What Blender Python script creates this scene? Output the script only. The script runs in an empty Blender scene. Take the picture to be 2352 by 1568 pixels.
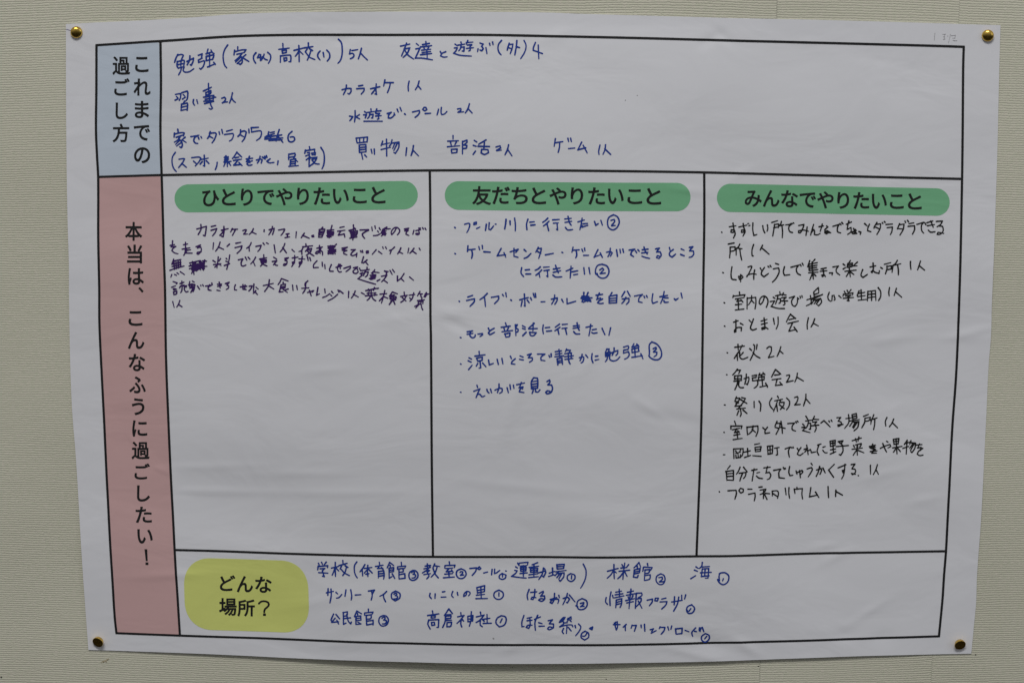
import bpy, bmesh, math, random
import numpy as np
from mathutils import Matrix, Vector

# ------------------------------------------------------------------ camera, world, lights, exposure
SC = bpy.context.scene
CAM = ((-0.00888772, -2.19469862, 0.49186574), [0.9999867720643713, 0.004563972962232847, 0.0023718868183842854], [-0.0033034146273758875, 0.21641386212299904, 0.9762961270704741], [0.003942479940197112, -0.9762910480137609, 0.2164260761094041], 85.37017931999999)
cd = bpy.data.cameras.new('camera'); cam = bpy.data.objects.new('camera', cd); SC.collection.objects.link(cam)
pos, rgt, upv, back, lens = CAM
cam.matrix_world = Matrix(((rgt[0], upv[0], back[0], pos[0]), (rgt[1], upv[1], back[1], pos[1]),
                           (rgt[2], upv[2], back[2], pos[2]), (0, 0, 0, 1)))
cd.sensor_width = 36; cd.lens = lens; cd.clip_start = .05; cd.clip_end = 50
SC.camera = cam
SC.view_settings.view_transform = 'Standard'; SC.view_settings.look = 'None'
SC.view_settings.exposure = .07; SC.view_settings.gamma = 1

w = bpy.data.worlds.new('World'); SC.world = w; w.use_nodes = True
nt = w.node_tree; nt.nodes.clear()
wo = nt.nodes.new('ShaderNodeOutputWorld'); bg = nt.nodes.new('ShaderNodeBackground')
tc = nt.nodes.new('ShaderNodeTexCoord'); sp_ = nt.nodes.new('ShaderNodeSeparateXYZ'); cr_ = nt.nodes.new('ShaderNodeValToRGB')
mr = nt.nodes.new('ShaderNodeMapRange'); mr.inputs[1].default_value = -1; mr.inputs[2].default_value = 1
nt.links.new(tc.outputs['Generated'], sp_.inputs[0]); nt.links.new(sp_.outputs['Z'], mr.inputs[0])
nt.links.new(mr.outputs[0], cr_.inputs[0])
e = cr_.color_ramp.elements   # dim floor, grey room walls, paler ceiling
e[0].position = .36; e[0].color = (.022, .020, .018, 1)
e[1].position = .62; e[1].color = (.398, .404, .420, 1)
n_ = e.new(.48); n_.color = (.200, .205, .220, 1)
nt.links.new(cr_.outputs[0], bg.inputs[0]); bg.inputs[1].default_value = .68
nt.links.new(bg.outputs[0], wo.inputs[0])

def area(name, loc, target, sx, sy, power, col):
    ld = bpy.data.lights.new(name, 'AREA'); ld.shape = 'RECTANGLE'; ld.size = sx; ld.size_y = sy
    ld.energy = power; ld.color = col
    o = bpy.data.objects.new(name, ld); SC.collection.objects.link(o); o.location = loc
    o.rotation_euler = (Vector(target) - Vector(loc)).to_track_quat('-Z', 'Y').to_euler()
    return o
area('ceiling_lamp', (-.35, -3.4, 4.3), (0, 0, 0), 2.4, .85, 143, (1.0, .99, .97))
area('side_light', (2.6, -1.6, .9), (0, 0, 0), .8, 1.2, 4.0, (.86, .93, 1.0))  # weak cool area light from the right; no window is modelled

# ---- the sheet of paper: how far it stands off the wall (metres) at x, z (metres, poster centre = 0)
def _sines():
    import random
    r = random.Random(11); out = []
    for i in range(26):
        lam = r.uniform(.07, .30); a = r.gauss(1.35, .55)
        amp = .00011 * (lam / .1) ** 1.25
        out.append((2*math.pi/lam*math.cos(a), 2*math.pi/lam*math.sin(a), r.uniform(0, 6.28), amp))
    return out
SINES = _sines()
# local dents and ridges in the paper: x, z, length, width, angle, height
DENTS = [(-.018,-.290,.010,.004,.3,.0009),(.165,-.284,.030,.006,-.35,-.0014),(.205,-.289,.018,.005,-.6,.0012),
 (.300,-.278,.012,.006,.1,-.0010),(.335,-.281,.012,.006,.2,-.0009),(.160,.284,.012,.004,.5,-.0011),(.172,.287,.010,.004,-.7,-.0010),
 (-.030,.282,.012,.004,-.4,.0009),(-.170,.283,.016,.004,.3,-.0006),(.250,.283,.012,.003,.1,.0006),(.020,.287,.014,.004,.3,.0007),
 (-.360,.272,.018,.006,1.0,.0008),(-.16,-.286,.030,.005,.1,.0008),(-.235,-.280,.030,.006,-.2,.0007),
 (.385,.010,.060,.003,.0,.0004),(.330,.008,.020,.003,.2,.0005),(.360,-.045,.030,.004,.45,.0007),(.33,-.12,.02,.003,.3,.0006),
 (-.39,-.11,.030,.004,-.1,.0008),(-.30,-.115,.060,.0035,.05,.0006),(-.22,-.12,.050,.004,.02,.0006),(-.01,-.13,.060,.005,-.1,.0006),
 (.11,-.055,.020,.004,-.6,.0008),(.13,-.065,.030,.006,-.2,-.0008),(.055,-.01,.015,.003,.8,.0006),(.29,-.20,.020,.004,.5,.0008),
 (-.36,.11,.020,.004,.9,.0006),(.20,.10,.030,.004,-.3,.0005),(.30,.14,.040,.005,.5,.0005),(-.12,.03,.030,.004,.2,.0005),
 (-.19,-.02,.020,.003,.1,.0006),(.02,.115,.015,.003,-.1,.0006),(.19,.163,.012,.003,.5,.0007),(.145,-.253,.03,.005,.3,.0005),
 (-.2,-.245,.04,.006,.2,.0006),(.06,-.24,.05,.006,-.1,.0006),(.35,-.03,.02,.003,1.2,.0004),
 (-.075,.034,.016,.006,.15,.0012),(-.068,.024,.020,.004,-.5,-.0008),(-.376,-.137,.030,.0028,-.05,.0009),(-.300,-.139,.050,.0028,0,.0008),
 (-.180,-.138,.060,.003,.02,.0006),(.405,.015,.022,.0025,.25,.0009),(.417,-.052,.012,.003,.4,.0009),(-.368,-.095,.012,.0035,-.9,.0011),
 (-.372,-.112,.014,.003,.6,-.0009),(-.345,-.120,.012,.003,-.4,.0008),(-.338,-.221,.050,.004,.05,.0008),(.144,.148,.020,.003,-.1,.0007),
 (-.015,-.042,.05,.006,1.3,.0008),(.370,-.145,.018,.003,.2,.0007),(.278,-.190,.016,.003,.2,.0008),(.322,-.254,.022,.003,.6,.0008),
 (.09,.052,.018,.003,.3,.0007),(.155,-.297,.026,.004,-.25,.0010),(-.05,-.21,.08,.012,.15,-.0010),(.05,-.16,.10,.014,-.1,.0010),(-.22,-.20,.09,.012,-.1,.0009)]
def stand(x, z):
    x = np.asarray(x, float); z = np.asarray(z, float)
    u = np.clip((x + .03) / .36, -1, 1)
    bow = .5 + .5*np.cos(math.pi*u)
    v = np.clip((z + .297) / .594, 0, 1)
    b = .0014 + bow * (.0060 * (1 - v)**.8 + .0105*np.sin(math.pi*v) + .0010*v)
    for kx, kz, ph, a in SINES:
        b = b + a * np.sin(kx*x + kz*z + ph) * .8
    for cx, cz, L, W, an, h in DENTS:
        c, s = math.cos(an), math.sin(an)
        p = (x-cx)*c + (z-cz)*s; q = -(x-cx)*s + (z-cz)*c
        b = b + h*.62*np.exp(-(p/L)**2 - (q/max(W, .0036))**2)
    for px, pz in ((-.405, .281), (.405, .281), (-.411, -.290), (.411, -.290)):   # pressed flat under the pins
        k = np.exp(-((x-px)**2 + (z-pz)**2)/.0025)
        b = b*(1-k) + .0011*k
    return np.maximum(b, .0009)

NOTES = """
first line about studying|blue|14|-3197,2696 -3213,2668 -3228,2626/-3197,2691 -3161,2697 -3147,2689 -3166,2649/-3203,2633 -3208,2593 -3195,2572/-3199,2633 -3145,2645 -3139,2637 -3148,2588/-3195,2574 -3146,2587/-3170,2641 -3173,2582/-3202,2604 -3145,2616/-3166,2582 -3176,2547 -3196,2511/-3142,2584 -3153,2553 -3136,2538 -3097,2542 -3056,2569/-3116,2634 -3089,2647 -3056,2665 -3062,2632 -3079,2599 -3086,2605/-3088,2684 -3093,2645 -3115,2603/-3011,2690 -2976,2703 -2984,2669/-3012,2647 -2977,2665/-3012,2647 -3012,2625/-3012,2625 -2962,2642 -2956,2632 -2971,2588 -2993,2565 -3004,2573/-2923,2745 -2935,2709/-2941,2703 -2887,2721/-2896,2738 -2885,2715 -2868,2707/-2940,2680 -2943,2642/-2940,2680 -2872,2696 -2871,2688 -2885,2652/-2943,2642 -2881,2656/-2910,2711 -2912,2585/-2931,2585 -2861,2614/-2874,2627 -2859,2608/-2744,2784 -2769,2748 -2786,2700 -2787,2652 -2777,2604 -2758,2578/-2654,2767 -2655,2737/-2683,2737 -2690,2695/-2682,2723 -2622,2739 -2580,2741 -2598,2716/-2663,2700 -2600,2716/-2617,2708 -2644,2674 -2682,2643/-2633,2687 -2616,2653 -2619,2624 -2636,2609 -2648,2616/-2635,2670 -2676,2630/-2618,2657 -2663,2616/-2583,2697 -2616,2670/-2616,2674 -2585,2653 -2557,2636/-2492,2714 -2512,2687 -2513,2653 -2496,2621/-2464,2701 -2478,2670 -2443,2676/-2450,2697 -2453,2644/-2418,2701 -2430,2670 -2448,2644/-2430,2680 -2411,2657 -2388,2649/-2385,2718 -2362,2695 -2361,2659 -2381,2619/-2248,2797 -2247,2758/-2285,2745 -2191,2757/-2255,2734 -2253,2709/-2255,2734 -2216,2739 -2218,2717 -2253,2709/-2271,2688 -2273,2629/-2271,2686 -2184,2694 -2177,2680 -2179,2635 -2197,2635/-2240,2667 -2237,2640 -2214,2648 -2215,2671 -2240,2667/-2147,2736 -2066,2757/-2104,2780 -2103,2730 -2103,2635/-2103,2734 -2125,2698 -2138,2683/-2101,2734 -2067,2700/-2018,2803 -2018,2769/-2055,2759 -1978,2771/-2028,2753 -2046,2723/-2009,2753 -1980,2735/-1996,2734 -2010,2693 -2030,2649/-2042,2719 -2010,2677 -1962,2655/-1913,2731 -1933,2706 -1933,2678 -1914,2651/-1885,2718 -1879,2678/-1852,2739 -1829,2712 -1828,2672 -1849,2642/-1747,2838 -1721,2808 -1713,2751 -1716,2694 -1732,2646 -1753,2623/-1640,2746 -1647,2708/-1647,2708 -1618,2712 -1606,2691 -1622,2672 -1641,2664/-1625,2737 -1573,2746/-1539,2758 -1552,2708 -1568,2663/-1549,2718 -1520,2686 -1486,2654
second line about lessons|blue|14|-3229,2335 -3203,2341 -3180,2343 -3185,2304 -3196,2281/-3220,2316 -3208,2304/-3234,2283 -3207,2296/-3170,2352 -3122,2366 -3116,2353 -3124,2295 -3138,2277/-3159,2335 -3146,2322/-3166,2294 -3139,2312/-3148,2275 -3162,2252/-3177,2246 -3183,2188/-3177,2246 -3125,2258 -3121,2246 -3127,2192/-3180,2219 -3126,2231/-3183,2190 -3127,2202/-3066,2289 -3071,2260 -3058,2237/-3037,2287 -3029,2252/-2927,2436 -2927,2382 -2913,2247 -2897,2212 -2911,2202 -2928,2210/-2975,2367 -2901,2402/-2953,2353 -2953,2328/-2953,2353 -2908,2371 -2909,2348 -2953,2328/-2975,2311 -2882,2328/-2960,2293 -2883,2305/-2972,2274 -2887,2282/-2886,2328 -2889,2282/-2967,2253 -2884,2274/-2883,2315 -2865,2311/-2810,2302 -2786,2311 -2775,2296 -2787,2275 -2807,2261/-2807,2259 -2787,2267 -2760,2269/-2712,2352 -2723,2306 -2741,2259/-2723,2312 -2708,2283 -2687,2265
third line about lazing at home|blue|14|-3217,2018 -3213,1986/-3248,1983 -3253,1946/-3249,1975 -3181,1989 -3158,1985 -3168,1959/-3234,1946 -3175,1965/-3191,1959 -3219,1922 -3251,1901/-3211,1936 -3183,1901 -3180,1868 -3190,1851 -3203,1858/-3206,1915 -3241,1880/-3193,1895 -3232,1866/-3153,1946 -3182,1923/-3178,1921 -3144,1899/-3100,1952 -3046,1960 -3025,1966/-3036,1962 -3066,1942 -3074,1913 -3061,1894 -3038,1890/-3031,1944 -3026,1929/-3008,1952 -3000,1937/-2923,1997 -2934,1956 -2950,1935/-2930,1983 -2879,1987 -2868,1978 -2886,1927 -2908,1896/-2930,1956 -2900,1939/-2842,1997 -2837,1972/-2817,2017 -2810,1980/-2774,2002 -2720,2017/-2794,1972 -2717,1983 -2711,1969 -2727,1928 -2751,1913/-2646,2016 -2651,1977 -2671,1956/-2647,1997 -2610,2006 -2594,1995 -2611,1939 -2635,1908/-2653,1973 -2620,1954/-2571,2022 -2569,1989/-2549,2034 -2544,2001/-2549,2036 -2483,2040/-2546,1997 -2464,2008 -2455,1990 -2469,1946 -2503,1920/-2389,1999 -2399,1960/-2399,1964 -2370,1960 -2378,1931/-2373,1993 -2338,2001/-2293,2021 -2310,1970 -2324,1916/-2306,1961 -2262,1905/-2424,1950 -2271,1973/-2427,1933 -2262,1946/-2413,1960 -2339,1984/-2388,1921 -2268,1928/-2177,2006 -2207,1977 -2215,1940 -2202,1913 -2173,1912 -2153,1933 -2163,1956 -2194,1954
bracketed line about phone and drawing|blue|14|-3245,1808 -3272,1765 -3277,1712 -3265,1663 -3241,1632/-3214,1745 -3177,1751 -3162,1750 -3176,1722 -3218,1669/-3188,1707 -3148,1672/-3097,1760 -3029,1766 -3014,1756 -3028,1727 -3066,1684/-3081,1729 -3052,1702/-3016,1743 -2946,1757/-2982,1782 -2981,1684 -2994,1688/-3001,1725 -3021,1702/-2964,1733 -2941,1708/-2865,1718 -2870,1685 -2884,1652/-2783,1779 -2798,1763 -2763,1771/-2763,1771 -2799,1742 -2760,1748/-2764,1760 -2799,1728/-2803,1721 -2739,1729/-2772,1733 -2773,1680/-2792,1713 -2806,1682/-2757,1715 -2741,1690/-2683,1814 -2705,1779 -2725,1754/-2683,1811 -2660,1788 -2639,1768/-2701,1762 -2666,1768/-2715,1737 -2643,1749/-2676,1739 -2696,1714 -2716,1694/-2712,1694 -2648,1701/-2667,1720 -2638,1691/-2599,1751 -2540,1759/-2569,1775 -2581,1748 -2599,1726/-2599,1726 -2572,1738 -2566,1717/-2544,1736 -2580,1720 -2594,1705 -2576,1693 -2547,1699/-2506,1742 -2468,1752 -2453,1745 -2463,1714/-2472,1776 -2480,1744 -2498,1715/-2451,1770 -2426,1751/-2431,1776 -2424,1762/-2414,1782 -2410,1768/-2395,1747 -2411,1733 -2391,1718 -2347,1722/-2381,1755 -2399,1737/-2308,1736 -2314,1701/-2210,1797 -2212,1749/-2210,1797 -2155,1807 -2150,1794 -2164,1766/-2212,1768 -2158,1778/-2195,1747 -2199,1700/-2195,1747 -2148,1757 -2153,1706/-2197,1727 -2150,1734/-2199,1708 -2153,1714/-2211,1687 -2124,1695/-2167,1766 -2129,1730/-2021,1868 -2017,1841/-2058,1837 -2064,1808/-2056,1831 -1973,1845 -1975,1826/-2041,1812 -2021,1816 -2027,1686/-2055,1783 -2024,1797/-2051,1748 -2022,1771/-2002,1808 -1967,1815 -1971,1793/-1998,1793 -1967,1797/-2012,1766 -1952,1774/-2014,1772 -2020,1754/-1993,1754 -1956,1762 -1982,1721 -2019,1692/-1999,1748 -1972,1716 -1934,1710/-1916,1861 -1892,1819 -1886,1761 -1893,1703 -1909,1666
line about playing with friends|blue|14|-1187,2779 -1104,2798/-1132,2807 -1150,2759 -1178,2691/-1155,2754 -1102,2764/-1104,2764 -1127,2714 -1164,2679/-1153,2752 -1121,2702 -1068,2664/-1044,2803 -1024,2787/-1049,2755 -1012,2762 -1031,2721 -1054,2673/-1054,2673 -994,2673 -898,2658/-959,2821 -955,2776/-989,2794 -927,2805/-1008,2773 -907,2785/-976,2767 -969,2751/-934,2771 -944,2753/-996,2744 -914,2753/-992,2723 -916,2733/-1006,2703 -907,2715/-950,2749 -946,2671/-829,2733 -817,2710/-780,2731 -815,2715 -826,2694 -799,2683 -767,2686/-696,2799 -677,2786/-702,2765 -675,2768 -689,2738 -709,2718/-709,2718 -650,2700 -549,2693/-643,2818 -638,2800/-670,2790 -608,2800/-640,2793 -650,2756 -663,2740/-645,2770 -613,2775 -617,2736 -631,2738/-581,2832 -595,2800/-595,2813 -535,2818/-585,2791 -546,2795 -562,2775/-562,2775 -560,2745 -574,2738/-592,2761 -530,2768/-471,2809 -443,2800 -457,2780/-457,2780 -443,2759 -457,2741 -473,2748/-489,2757 -494,2732/-418,2768 -409,2716/-386,2807 -381,2787/-358,2819 -354,2796/-278,2833 -303,2801 -310,2764 -301,2728 -282,2705/-209,2808 -221,2769 -227,2746/-209,2796 -175,2801 -184,2758 -200,2714/-214,2769 -191,2760/-140,2832 -145,2780 -158,2705/-145,2778 -115,2769/-76,2833 -58,2792 -67,2735 -105,2671/27,2815 9,2769 7,2746 90,2717/52,2792 58,2671
karaoke line|blue|14|-1718,2385 -1676,2396 -1637,2397 -1637,2369 -1654,2346 -1667,2353/-1678,2426 -1683,2389 -1707,2341/-1567,2420 -1530,2427/-1584,2395 -1519,2400 -1519,2379 -1545,2347/-1459,2396 -1376,2415/-1408,2440 -1411,2380 -1406,2346 -1420,2350/-1415,2396 -1436,2368 -1452,2348/-1329,2477 -1341,2422/-1332,2452 -1253,2453/-1281,2448 -1288,2411 -1307,2363/-1110,2467 -1119,2424 -1117,2378/-1020,2468 -1034,2424 -1055,2390/-1032,2429 -1004,2395
water play and pool line|blue|14|-1653,2148 -1623,2143 -1635,2125 -1651,2106/-1602,2197 -1602,2143 -1608,2095/-1563,2162 -1588,2146/-1591,2139 -1561,2123/-1516,2190 -1500,2179/-1524,2160 -1498,2163 -1510,2133/-1522,2102 -1355,2104/-1458,2214 -1456,2191/-1493,2181 -1431,2191/-1468,2184 -1475,2144 -1489,2128/-1470,2163 -1438,2166 -1443,2133 -1454,2133/-1405,2214 -1417,2180/-1419,2193 -1368,2199/-1412,2173 -1380,2175 -1392,2159/-1392,2159 -1387,2127 -1401,2122/-1415,2150 -1364,2155/-1310,2174 -1273,2186 -1297,2160 -1301,2135 -1281,2133 -1255,2151 -1246,2174/-1248,2179 -1241,2161/-1220,2214 -1211,2189/-1194,2230 -1181,2198/-1153,2173 -1144,2166/-1081,2190 -1019,2204 -1017,2186 -1035,2160 -1058,2142/-977,2232 -989,2214 -970,2202 -952,2214 -961,2232 -977,2232/-966,2177 -917,2180/-846,2217 -853,2185 -860,2164/-820,2233 -823,2185 -816,2169 -793,2174 -770,2197/-673,2220 -645,2225 -643,2209 -673,2190/-666,2190 -618,2195/-567,2266 -581,2220 -604,2184/-578,2223 -542,2184
shopping item|blue|14|-1595,1949 -1491,1959 -1496,1915/-1595,1947 -1586,1905 -1496,1915/-1563,1949 -1563,1910/-1525,1954 -1528,1913/-1568,1887 -1566,1819/-1568,1887 -1507,1892 -1506,1825/-1566,1863 -1505,1869/-1566,1843 -1506,1848/-1566,1819 -1506,1825/-1548,1815 -1536,1757/-1518,1797 -1501,1778/-1459,1848 -1452,1813/-1431,1851 -1429,1804/-1354,1923 -1368,1882/-1366,1891 -1292,1908/-1319,1942 -1318,1789/-1369,1847 -1283,1869/-1268,1936 -1282,1892 -1294,1880/-1275,1906 -1206,1916 -1208,1869 -1239,1813 -1253,1822/-1245,1901 -1264,1857/-1222,1904 -1253,1839/-1136,1865 -1144,1793/-1074,1885 -1083,1836 -1097,1794/-1081,1847 -1028,1792
club activity item|blue|14|-715,1980 -715,1948/-763,1929 -666,1934/-738,1920 -731,1892/-685,1923 -699,1897/-766,1878 -655,1888/-731,1855 -727,1823/-731,1855 -678,1858 -681,1827 -727,1820/-629,1928 -630,1814/-627,1925 -590,1939 -588,1921 -618,1895/-618,1895 -590,1891 -595,1867 -623,1863/-523,1937 -500,1923/-532,1893 -507,1884/-533,1810 -512,1840/-417,1942 -482,1903/-489,1884 -385,1882/-431,1919 -435,1868/-456,1856 -461,1824 -431,1810 -394,1827 -399,1854 -456,1856/-325,1878 -290,1889 -283,1869 -322,1848/-320,1845 -278,1850/-212,1899 -223,1853 -246,1806/-223,1860 -181,1797
game item|blue|14|211,1955 200,1886/211,1918 278,1928/250,1918 248,1877 237,1830/324,1958 331,1928/349,1958 356,1928/331,1865 387,1870/449,1923 415,1854/415,1854 486,1872/463,1895 500,1826/615,1897 604,1842 607,1812/666,1899 660,1853 644,1814/660,1862 713,1811
first purple line|purple|13|-3066,1104 -2977,1130 -2984,1081 -2992,1041 -3008,1047/-3028,1145 -3027,1104 -3055,1052/-2933,1128 -2891,1138/-2935,1093 -2882,1110 -2896,1076 -2923,1042/-2839,1095 -2777,1111/-2816,1130 -2816,1083 -2825,1035 -2841,1041/-2817,1097 -2837,1065 -2857,1047/-2738,1112 -2755,1080/-2745,1104 -2691,1107/-2711,1100 -2740,1048/-2642,1094 -2621,1103 -2610,1102 -2618,1083 -2635,1062/-2635,1061 -2601,1063/-2545,1113 -2560,1083 -2585,1059/-2563,1084 -2520,1064/-2446,1103 -2447,1086/-2400,1104 -2353,1118 -2358,1094 -2370,1062/-2369,1135 -2379,1099 -2405,1057/-2314,1103 -2260,1113 -2258,1106 -2274,1077 -2293,1054/-2245,1066 -2217,1071/-2231,1068 -2236,1036/-2255,1033 -2214,1041/-2151,1088 -2156,1032/-2078,1076 -2107,1034/-2093,1056 -2033,1030/-2007,1055 -1993,1059 -1991,1044 -2006,1044 -2010,1052 -1994,1050/-1909,1132 -1935,1104/-1941,1112 -1947,1041/-1941,1111 -1890,1115 -1894,1098 -1918,1039/-1947,1041 -1918,1042/-1943,1091 -1900,1095/-1945,1076 -1906,1080/-1946,1059 -1912,1063/-1868,1105 -1807,1111/-1823,1150 -1835,1105 -1850,1037/-1867,1092 -1864,1069/-1867,1092 -1809,1092 -1810,1072 -1865,1068/-1867,1080 -1810,1082/-1871,1056 -1813,1060/-1865,1044 -1830,1045/-1853,1092 -1853,1070/-1751,1132 -1711,1141/-1771,1098 -1704,1108/-1742,1100 -1767,1062/-1766,1061 -1711,1074/-1712,1074 -1706,1044/-1668,1106 -1607,1124/-1627,1157 -1626,1072 -1634,1018/-1657,1094 -1649,1067/-1657,1094 -1590,1104 -1597,1073 -1649,1067/-1653,1080 -1596,1087/-1649,1053 -1597,1062/-1661,1035 -1596,1047/-1619,1131 -1607,1114/-1566,1111 -1489,1116 -1488,1111 -1526,1091 -1546,1073 -1541,1056 -1525,1035/-1459,1139 -1454,1106/-1430,1149 -1425,1125/-1390,1133 -1381,1115/-1405,1104 -1397,1092/-1444,1061 -1409,1065 -1380,1081/-1321,1140 -1351,1122 -1365,1110/-1356,1121 -1290,1126/-1345,1110 -1351,1081 -1372,1058/-1368,1097 -1327,1105/-1366,1081 -1327,1081/-1339,1105 -1345,1075 -1357,1068/-1351,1110 -1345,1075 -1339,1066/-1371,1091 -1333,1087/-1356,1104 -1333,1069/-1234,1135 -1252,1099 -1277,1071 -1282,1082 -1275,1111 -1251,1135 -1228,1138 -1205,1117 -1207,1094 -1225,1071/-1161,1124 -1121,1132/-1123,1131 -1158,1107 -1126,1112/-1126,1112 -1144,1094 -1146,1077 -1120,1065/-1074,1113 -1084,1077/-1057,1110 -1013,1119/-1030,1133 -1015,1134 -1030,1113 -1024,1084 -1038,1072 -1057,1078 -1054,1086 -1024,1084/-995,1137 -988,1124/-972,1133 -963,1118
second purple line|purple|13|-3316,950 -3275,958/-3292,992 -3297,950 -3307,936 -3264,941/-3264,941 -3289,924 -3301,902 -3277,881 -3244,873/-3193,957 -3154,965/-3173,980 -3175,925/-3205,916 -3135,929/-3166,925 -3169,880/-3165,904 -3128,912/-3176,909 -3182,877 -3193,859/-3182,881 -3153,880 -3112,880/-3078,940 -3035,957 -3065,929/-3065,928 -3034,938 -3028,914 -3037,891 -3060,869 -3071,877 -3065,888 -3030,893/-2915,978 -2922,917/-2854,985 -2870,940 -2899,899/-2872,940 -2823,918/-2768,968 -2791,946/-2709,976 -2663,986/-2717,935 -2653,952 -2664,919 -2701,882/-2567,985 -2581,955 -2611,930/-2587,943 -2587,905/-2526,949 -2476,960 -2488,927 -2508,903/-2457,980 -2445,965/-2427,984 -2409,974/-2357,965 -2347,892/-2258,979 -2276,935 -2304,899/-2278,941 -2245,894/-2193,924 -2171,903/-2065,978 -2063,955/-2095,950 -2003,961/-2089,949 -2107,914 -2130,907/-2104,920 -2103,881/-2042,950 -2054,926 -2069,910/-2048,931 -2012,938/-2012,937 -2025,903 -2063,872/-2051,914 -2037,897 -1992,868/-2037,923 -2025,915/-1965,939 -1913,951/-1940,965 -1941,916 -1934,892/-1925,945 -1937,916 -1963,888 -1977,892 -1967,908 -1931,916 -1914,906 -1913,876/-1863,958 -1814,964/-1784,979 -1837,929 -1864,899/-1855,952 -1791,917/-1861,940 -1796,953/-1837,964 -1826,893/-1861,916 -1791,929/-1861,887 -1802,917/-1814,952 -1797,888/-1849,928 -1814,899/-1855,905 -1814,941/-1843,940 -1838,893/-1861,893 -1814,888/-1819,964 -1814,899/-1791,911 -1814,917/-1734,942 -1683,952 -1732,924/-1731,924 -1689,922 -1717,909 -1718,892 -1690,882/-1650,928 -1611,931 -1645,901 -1654,883 -1639,874 -1610,884 -1597,898/-1597,897 -1603,863/-1564,920 -1559,906/-1547,922 -1543,905/-1510,917 -1492,920 -1492,903 -1508,898 -1512,909 -1495,915 -1504,903/-1420,932 -1457,888/-1399,917 -1367,893/-1360,957 -1355,943/-1334,958 -1325,940/-1252,958 -1276,935 -1299,926/-1281,930 -1294,893/-1194,950 -1206,924 -1224,896/-1210,914 -1177,898/-1122,948 -1131,903/-1074,948 -1095,919 -1113,903/-1092,925 -1054,899/-1026,949 -1017,932/-1537,864 -1554,810/-1505,836 -1540,807/-1522,822 -1497,791
third purple line|purple|13|-3286,823 -3297,793 -3304,780/-3293,805 -3219,821/-3304,776 -3220,794/-3285,799 -3281,728/-3266,804 -3262,734/-3246,808 -3244,740/-3226,811 -3223,758/-3302,754 -3221,773/-3324,718 -3275,737 -3192,760/-3307,680 -3317,654/-3282,681 -3264,672/-3258,695 -3243,684/-3228,707 -3190,680/-3140,788 -3085,801 -3042,812/-3114,803 -3110,736 -3102,682/-3145,759 -3062,778/-3143,735 -3039,760 -2980,759/-3097,783 -3092,724/-3085,795 -3063,736 -3075,718/-3062,784 -3039,723/-3049,796 -3022,730/-3037,808 -3004,737/-3020,810 -2984,807/-3000,817 -3014,722/-3132,771 -3087,724/-3122,724 -3062,784/-3110,730 -3050,772/-3098,718 -3014,784/-3092,736 -3015,760/-3075,724 -2991,760/-3110,718 -3125,690/-3092,759 -3021,772/-3086,748 -3014,796/-3081,715 -3045,742/-3109,753 -3051,730/-2924,813 -2902,799/-2853,833 -2869,809/-2920,775 -2852,785/-2874,847 -2889,744/-2879,780 -2909,751/-2873,783 -2850,767/-2801,834 -2793,827/-2804,808 -2793,804/-2768,866 -2778,810 -2799,733/-2820,768 -2771,787/-2690,822 -2648,834/-2648,830 -2664,800 -2661,770 -2644,765 -2620,776/-2624,848 -2611,820/-2598,848 -2582,830/-2530,849 -2546,819 -2577,785/-2554,813 -2536,769/-2493,832 -2427,846/-2454,873 -2456,803 -2486,767/-2484,820 -2479,797/-2484,820 -2431,827 -2432,803 -2478,797/-2478,808 -2431,815/-2472,791 -2449,779 -2426,769/-2363,851 -2335,834/-2376,811 -2335,819 -2367,780/-2357,792 -2343,777 -2328,777/-2260,841 -2228,848 -2260,826/-2260,823 -2240,818 -2242,794 -2261,776 -2275,778 -2268,791 -2243,793/-2192,846 -2139,855/-2169,870 -2171,818 -2184,789 -2199,765/-2172,812 -2193,806 -2188,791 -2172,801/-2131,840 -2075,837/-2100,861 -2109,807 -2132,763/-2102,813 -2129,807 -2125,789 -2105,798/-2052,860 -2046,825/-2031,851 -2022,823/-1965,823 -1997,785 -1998,759 -1953,762/-1917,810 -1915,773/-1894,789 -1891,750/-1833,789 -1851,745 -1846,728 -1816,728/-1790,764 -1737,780/-1763,794 -1776,764 -1773,734 -1758,720 -1742,725/-1750,790 -1752,752/-1719,755 -1658,777 -1659,759 -1699,726/-1631,762 -1591,771 -1617,748/-1617,748 -1635,730 -1629,715 -1605,710 -1587,725/-1575,758 -1569,743/-1596,754 -1589,733/-1564,737 -1545,739/-1570,709 -1547,718 -1559,701 -1551,695 -1588,662/-1591,661 -1524,639 -1428,612/-1505,767 -1507,743/-1547,737 -1486,748/-1517,741 -1529,713 -1539,690/-1529,722 -1494,726 -1506,690 -1524,678/-1540,713 -1533,704/-1435,746 -1453,720 -1467,714/-1453,726 -1395,720/-1477,694 -1426,700 -1457,681/-1453,708 -1442,697/-1471,679 -1424,685/-1436,685 -1432,668 -1474,655/-1485,664 -1436,671/-1413,643 -1388,657/-1374,686 -1324,698 -1348,662 -1374,634/-1347,647 -1319,627/-1345,736 -1324,722 -1330,704/-1295,741 -1275,705/-1271,750 -1254,725/-1345,736 -1311,731/-1227,690 -1228,644/-1166,714 -1196,670 -1228,644/-1196,670 -1167,642/-1116,683 -1079,653
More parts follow.
